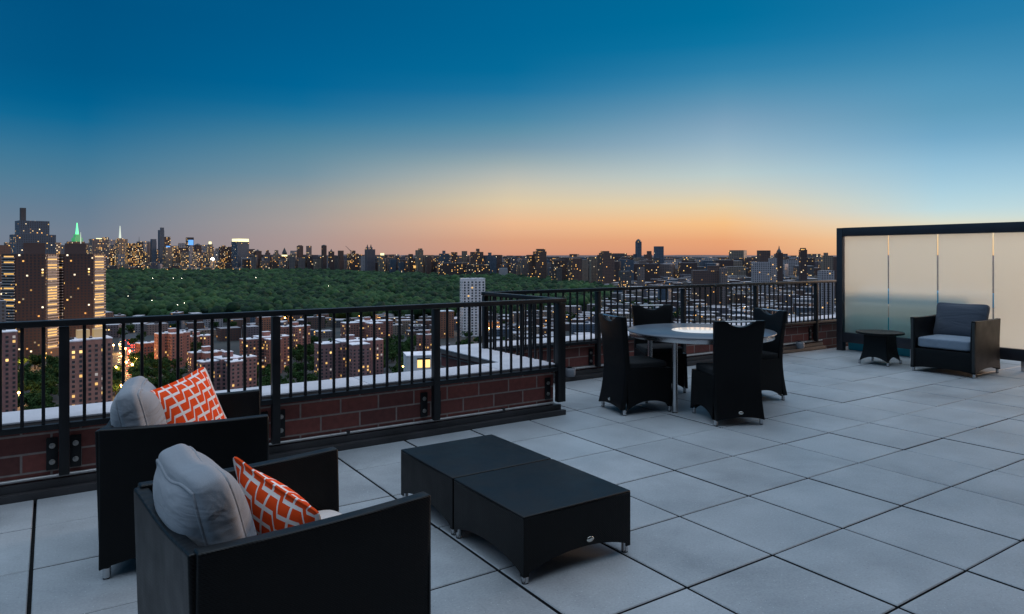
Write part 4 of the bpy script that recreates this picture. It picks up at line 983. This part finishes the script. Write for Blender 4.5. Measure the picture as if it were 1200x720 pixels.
fill(575, 1010, 560, 1500, 25, 9, 22, .8, .35, .06, .05)
fill(575, 1010, 1500, 3000, 34, 10, 26, .75, .4, .07, .05)
fill(640, 1010, 3000, 9000, 85, 45, 98, 1, .5, .02, .09, wsc=1.3)
fill(-30, 300, 4030, 4120, 50, 30, 72, 1, .2, 0, .4, wsc=1.1, tk=.3)
fill(-30, 300, 4650, 5200, 58, 60, 140, 1, .2, .06, .55, wsc=1.1, tk=.3)
fill(285, 475, 4010, 4900, 46, 78, 116, 1, .2, .0, .14, wsc=1.1, tk=.2)
fill(-30, 300, 4800, 6500, 72, 90, 165, .85, .2, .1, .5, wsc=1.1)
fill(440, 625, 3380, 4500, 42, 72, 112, 1, .2, .0, .12, wsc=1.0, tk=.2)
fill(590, 770, 2550, 3500, 36, 60, 104, .95, .2, .0, .09, wsc=1.0, tk=.2)
fill(-30, 118, 830, 2600, 45, 18, 42, .6, .4, .0, .25)
cand.sort(key=lambda q: -q[0])
TONES = ((.16, 'dark red brick'), (.3, 'brown brick'), (.42, 'grey'), (.55, 'beige stone'), (.68, 'slate grey'), (.8, 'pinkish stone'), (.92, 'pale concrete'), (2, 'blue black'))
rest = BB(); count = 0
for (s_, p, w, dp, h, rz, tint, litv, wsc, px, d) in cand:
    if count < 175:
        count += 1; tone = next(n for a, n in TONES if tint < a); h += rnd.uniform(-1, 1)
        where = ('in the skyline beyond the park' if d > 3000 and px < 640 else 'on the far right of the skyline' if d > 2000 else 'among the roofs right of the park' if px > 575 else 'beside the twin brown towers' if px < 120 else 'between the brick blocks and the park')
        kind = 'high_rise' if h > 45 else 'town_house'
        b = BB(); b.box((0,0), w, dp, 0, h, 0, tint, litv, wsc)
        o = b.obj(kind); o.location = (p.x, p.y, GZ); o.rotation_euler = (0, 0, rz)
        tag(o, f"{tone} {'high rise' if h > 45 else 'flat roofed low house'} {where}", 'building', f"{tone} {'high rises' if h > 45 else 'low houses'} {where}")
        if d < 1600: 
            q = BB(); q.box((w*.18, dp*.1), 4.2, 3.4, h, h+2.8, 0, tint, 0, 60); q.obj('bulkhead', o)
    else:
        rest.box((p.x, p.y), w, dp, GZ, GZ+h, rz, tint, litv, wsc)
        if d < 1500 and rnd.random() < .6: rest.box((p.x, p.y), 4, 3.4, GZ+h, GZ+h+2.6, rz, (tint+.37) % 1, 0, 60)
if count: o = rest.obj('distant_houses'); tag(o, 'endless small buildings of the city out to the horizon', 'buildings', kind='stuff')

# ------------------------------------------------------------------ trees between the blocks
def crown_mesh(seed):
    rs = np.random.RandomState(seed); cl = [(rs.normal(0, 1.9), rs.normal(0, 1.9), 6.4 + rs.normal(0, 1.3), rs.uniform(1.3, 2.3)) for _ in range(13)]
    V = []; F = []; Tn = []
    for cx, cy, cz, r in cl:
        n = 90
        for _ in range(n):
            v = rs.normal(size=3); v /= np.linalg.norm(v); v *= r*rs.uniform(.65, 1.08); v[2] *= .8
            c = np.array([cx, cy, cz]) + v; u = rs.normal(size=3); u /= np.linalg.norm(u); w = np.cross(u, rs.normal(size=3)); w /= np.linalg.norm(w); s = rs.uniform(.3, .62)
            k = len(V); V += [tuple(c+u*s), tuple(c+w*s*.8), tuple(c-u*s), tuple(c-w*s*.8)]; F.append((k, k+1, k+2, k+3)); Tn.append(float(np.clip(.45 + rs.normal(0, .16) + .35*((seed*37 % 5)/5-.4), 0, 1)))
    me = bpy.data.meshes.new('crown'); me.from_pydata(V, [], F); me.materials.append(TREELEAF)
    a = me.attributes.new('tint', 'FLOAT', 'FACE'); a.data.foreach_set('value', Tn); return me
CROWNS = [crown_mesh(s) for s in (1, 2, 3, 4)]
mb = MB().tube((0,0,0), (0.1,0,3.2), .34, .24, 9).tube((.1,0,3.1), (1.5,.6,6), .18, .08, 7).tube((.1,0,3.1), (-1.3,-.7,6.2), .17, .08, 7).tube((.1,0,3.1), (.1,.3,7.2), .2, .07, 7)
TRUNK = mb.mesh('trunk', BARK, smooth=True)
ntree = 0
def trees(pxa, pxb, da, db, n, label, group, smin=.95, smax=1.45):
    global ntree; made = 0; tries = 0
    while made < n and tries < n*30:
        tries += 1; d = rnd.uniform(da, db); p = at(rnd.uniform(pxa, pxb), d, GZ)
        if taken(p.x, p.y, 1.5) or in_poly(p.x, p.y, PARKXY): continue
        t = thing('tree', label, 'tree', p, rnd.uniform(0, 6.28), group); s = rnd.uniform(smin, smax); t.scale = (s, s, s*rnd.uniform(.9, 1.15))
        link(bpy.data.objects.new('trunk', TRUNK), t); link(bpy.data.objects.new('crown', rnd.choice(CROWNS)), t); made += 1; ntree += 1
trees(10, 84, 440, 690, 64, 'dark leafy tree in the grove below the twin brown towers', 'trees below the twin brown towers')
trees(122, 140, 500, 640, 8, 'leafy tree left of the busy avenue', 'trees left of the avenue')
trees(158, 240, 540, 720, 40, 'leafy tree among the brick blocks above the orange pillows', 'trees above the orange pillows')
trees(296, 372, 500, 800, 70, 'leafy tree around the second railing post', 'trees around the second railing post')
trees(448, 500, 480, 880, 64, 'leafy tree right of the widest brick block', 'trees right of the widest brick block')
trees(130, 600, 740, 1140, 70, 'tree between the low houses at the park edge', 'trees between the low houses at the park edge')
trees(640, 800, 1100, 1550, 40, 'tree among the low houses behind the dining set', 'trees behind the dining set', 1.2, 1.9)

# ------------------------------------------------------------------ avenue, cars, lamps
mb = MB(); A0, A1 = at(147, 560, GZ+.06), at(150, 1000, GZ+.06); dr = (A1-A0).normalized(); pr_ = Vector((dr.y, -dr.x, 0))
for p in (A0 - pr_*10, A0 + pr_*10, A1 + pr_*10, A1 - pr_*10): mb.v.append(tuple(p))
mb.face((0,1,2,3)); tag(mb.obj('avenue', ASPH), 'avenue full of evening traffic', 'road', kind='structure')
def car(label, group):
    t = thing('car', label, 'car', (0,0,0), 0, group); cm = mat('dark car paint', (.06, .06, .07), .25)
    mb = MB(); prof = [(-2.2,.35),(2.2,.35),(2.25,.8),(1.2,.95),(.5,1.42),(-1.1,1.45),(-1.8,1.0),(-2.25,.95)]; k = 0
    for s in (-.88, .88):
        for x, z in prof: mb.v.append((x, s, z))
    n = len(prof); mb.face(list(range(n))); mb.face([n+i for i in reversed(range(n))])
    for i in range(n): mb.face((i, (i+1)%n, n+(i+1)%n, n+i))
    mb.obj('body', cm, t, bevel=.06)
    wm = MB().tube((0,-.11,0), (0,.11,0), .33, n=14).mesh('wheel', IRON)
    for x in (-1.4, 1.4):
        for s in (-.8, .8): w = link(bpy.data.objects.new('wheel', wm), t); w.location = (x, s, .33)
    for s in (-.6, .6):
        MB().bx(-2.32, -2.2, s-.24, s+.24, .68, .98).obj('tail_light', TAIL, t); MB().bx(2.2, 2.31, s-.24, s+.24, .58, .84).obj('headlight', HEADL, t)
    return t
c0 = car('dark car with red tail lights on the avenue, driving away', 'cars driving up the avenue'); hd = math.atan2(dr.y, dr.x); first = True
for lane in (-7, -3.4, 1.2, 4.6, 8):
    s = rnd.uniform(5, 15)
    while s < 400:
        o = c0 if first else copy_tree(c0); first = False
        p = A0 + dr*s + pr_*lane; o.location = (p.x, p.y, GZ+.06); away = lane > 0 or lane == -3.4; o.rotation_euler = (0, 0, hd if away else hd + math.pi)
        if not away: o['label'] = 'dark car with bright headlights coming down the avenue'; o['group'] = 'cars coming down the avenue'
        s += rnd.uniform(18, 46)
def lamp(px, y, h=9, m=LAMP, label='', group=None, r=.55, name='street_lamp', light=0):
    """a lamp whose head shows at (px, y)"""
    d = 815*(110-h)/(y-299); p = at(px, d, GZ); t = thing(name, label, 'street lamp', p, 0, group)
    MB().tube((0,0,0), (0,0,h), .14, .09, 8).obj('pole', DARKR, t); MB().lathe([(r*.3,h-.2),(r,h+r*.6),(r*.8,h+r*1.4),(.05,h+r*1.8)], n=10).obj('lamp_head', m, t)
    if light:
        l_ = bpy.data.lights.new('lamp_glow', 'POINT'); l_.energy = light*2.2; l_.color = (1, .5, .15) if m is LAMP else (1, .9, .7); l_.shadow_soft_size = .6
        q = bpy.data.objects.new('lamp_glow', l_); C.objects.link(q); q.parent = t; q.location = (0, -1.2, h-.6)
for px, y, lb, r in ((26, 422, 'orange street lamp glaring left of the first railing post', 1.3), (52, 420, 'pair lamp glowing orange over the grove', .9), (59, 419, 'yellow lamp beside the glowing pair over the grove', .6), (22, 461, 'orange lamp low among the grove trees', .8), (142, 452, 'orange lamp at the foot of the avenue', .7)):
    lamp(px, y, 9, LAMP, lb, None, r, light=9000)
for px, y in ((133, 405), (140, 404), (147, 409), (152, 412), (158, 419), (161, 421), (165, 434), (170, 436), (136, 431), (148, 425), (143, 418), (155, 428)):
    lamp(px, y, 9, LAMP, 'lamp in the glare along the busy avenue', 'lamps along the busy avenue', .95, light=9000)
lamp(334, 373, 9, LAMP, 'orange lamp right of the second railing post at the park edge', None, 1.2)
lamp(524, 372, 14, LAMP, 'big orange lamp left of the white tower', None, 1.5, light=20000)
lamp(564, 383, 9, LAMP, 'orange lamp at the foot of the white tower', None, 1.0, light=20000)
lamp(573, 385, 9, LAMP, 'orange lamp right of the white tower foot', None, .9, light=20000)
lamp(472, 430, 9, LAMP, 'orange lamp in the trees right of the widest brick block', None, .7, light=6000)
lamp(421, 371, 9, LAMP, 'lamp over the roofs behind the widest brick block', None, .9, light=12000)
for px, y in ((665, 352), (676, 357), (688, 349), (700, 362), (716, 351), (735, 360), (762, 356), (790, 364), (820, 352), (845, 362), (862, 347), (873, 360), (913, 343), (941, 355), (957, 350)):
    lamp(px, y, 9, rnd.choice((LAMP, WLAMP, WLAMP)), 'small lamp among the low houses behind the right railing', 'lamps among the low houses', .8)
for px, y in ((179, 326), (203, 326), (213, 326), (150, 347), (178, 352), (208, 357), (216, 355), (300, 325), (385, 335)):
    lamp(px, y, 27, WLAMP, 'tiny white lamp among the park trees', 'lamps in the park', .36 if y > 330 else .7, name='park_lamp')
bh = thing('boathouse', 'small white pavilion in a clearing of the park', 'building', at(188.5, 2300, GZ), head(188))
MB().bx(-16, 16, -6, 6, 0, 20).obj('wall', wall_mat('white painted wall', (.6, .58, .58)), bh); MB().bx(-17, 17, -7, 7, 20, 21).obj('roof', wall_mat('white flat roof', (.74, .71, .75)), bh)
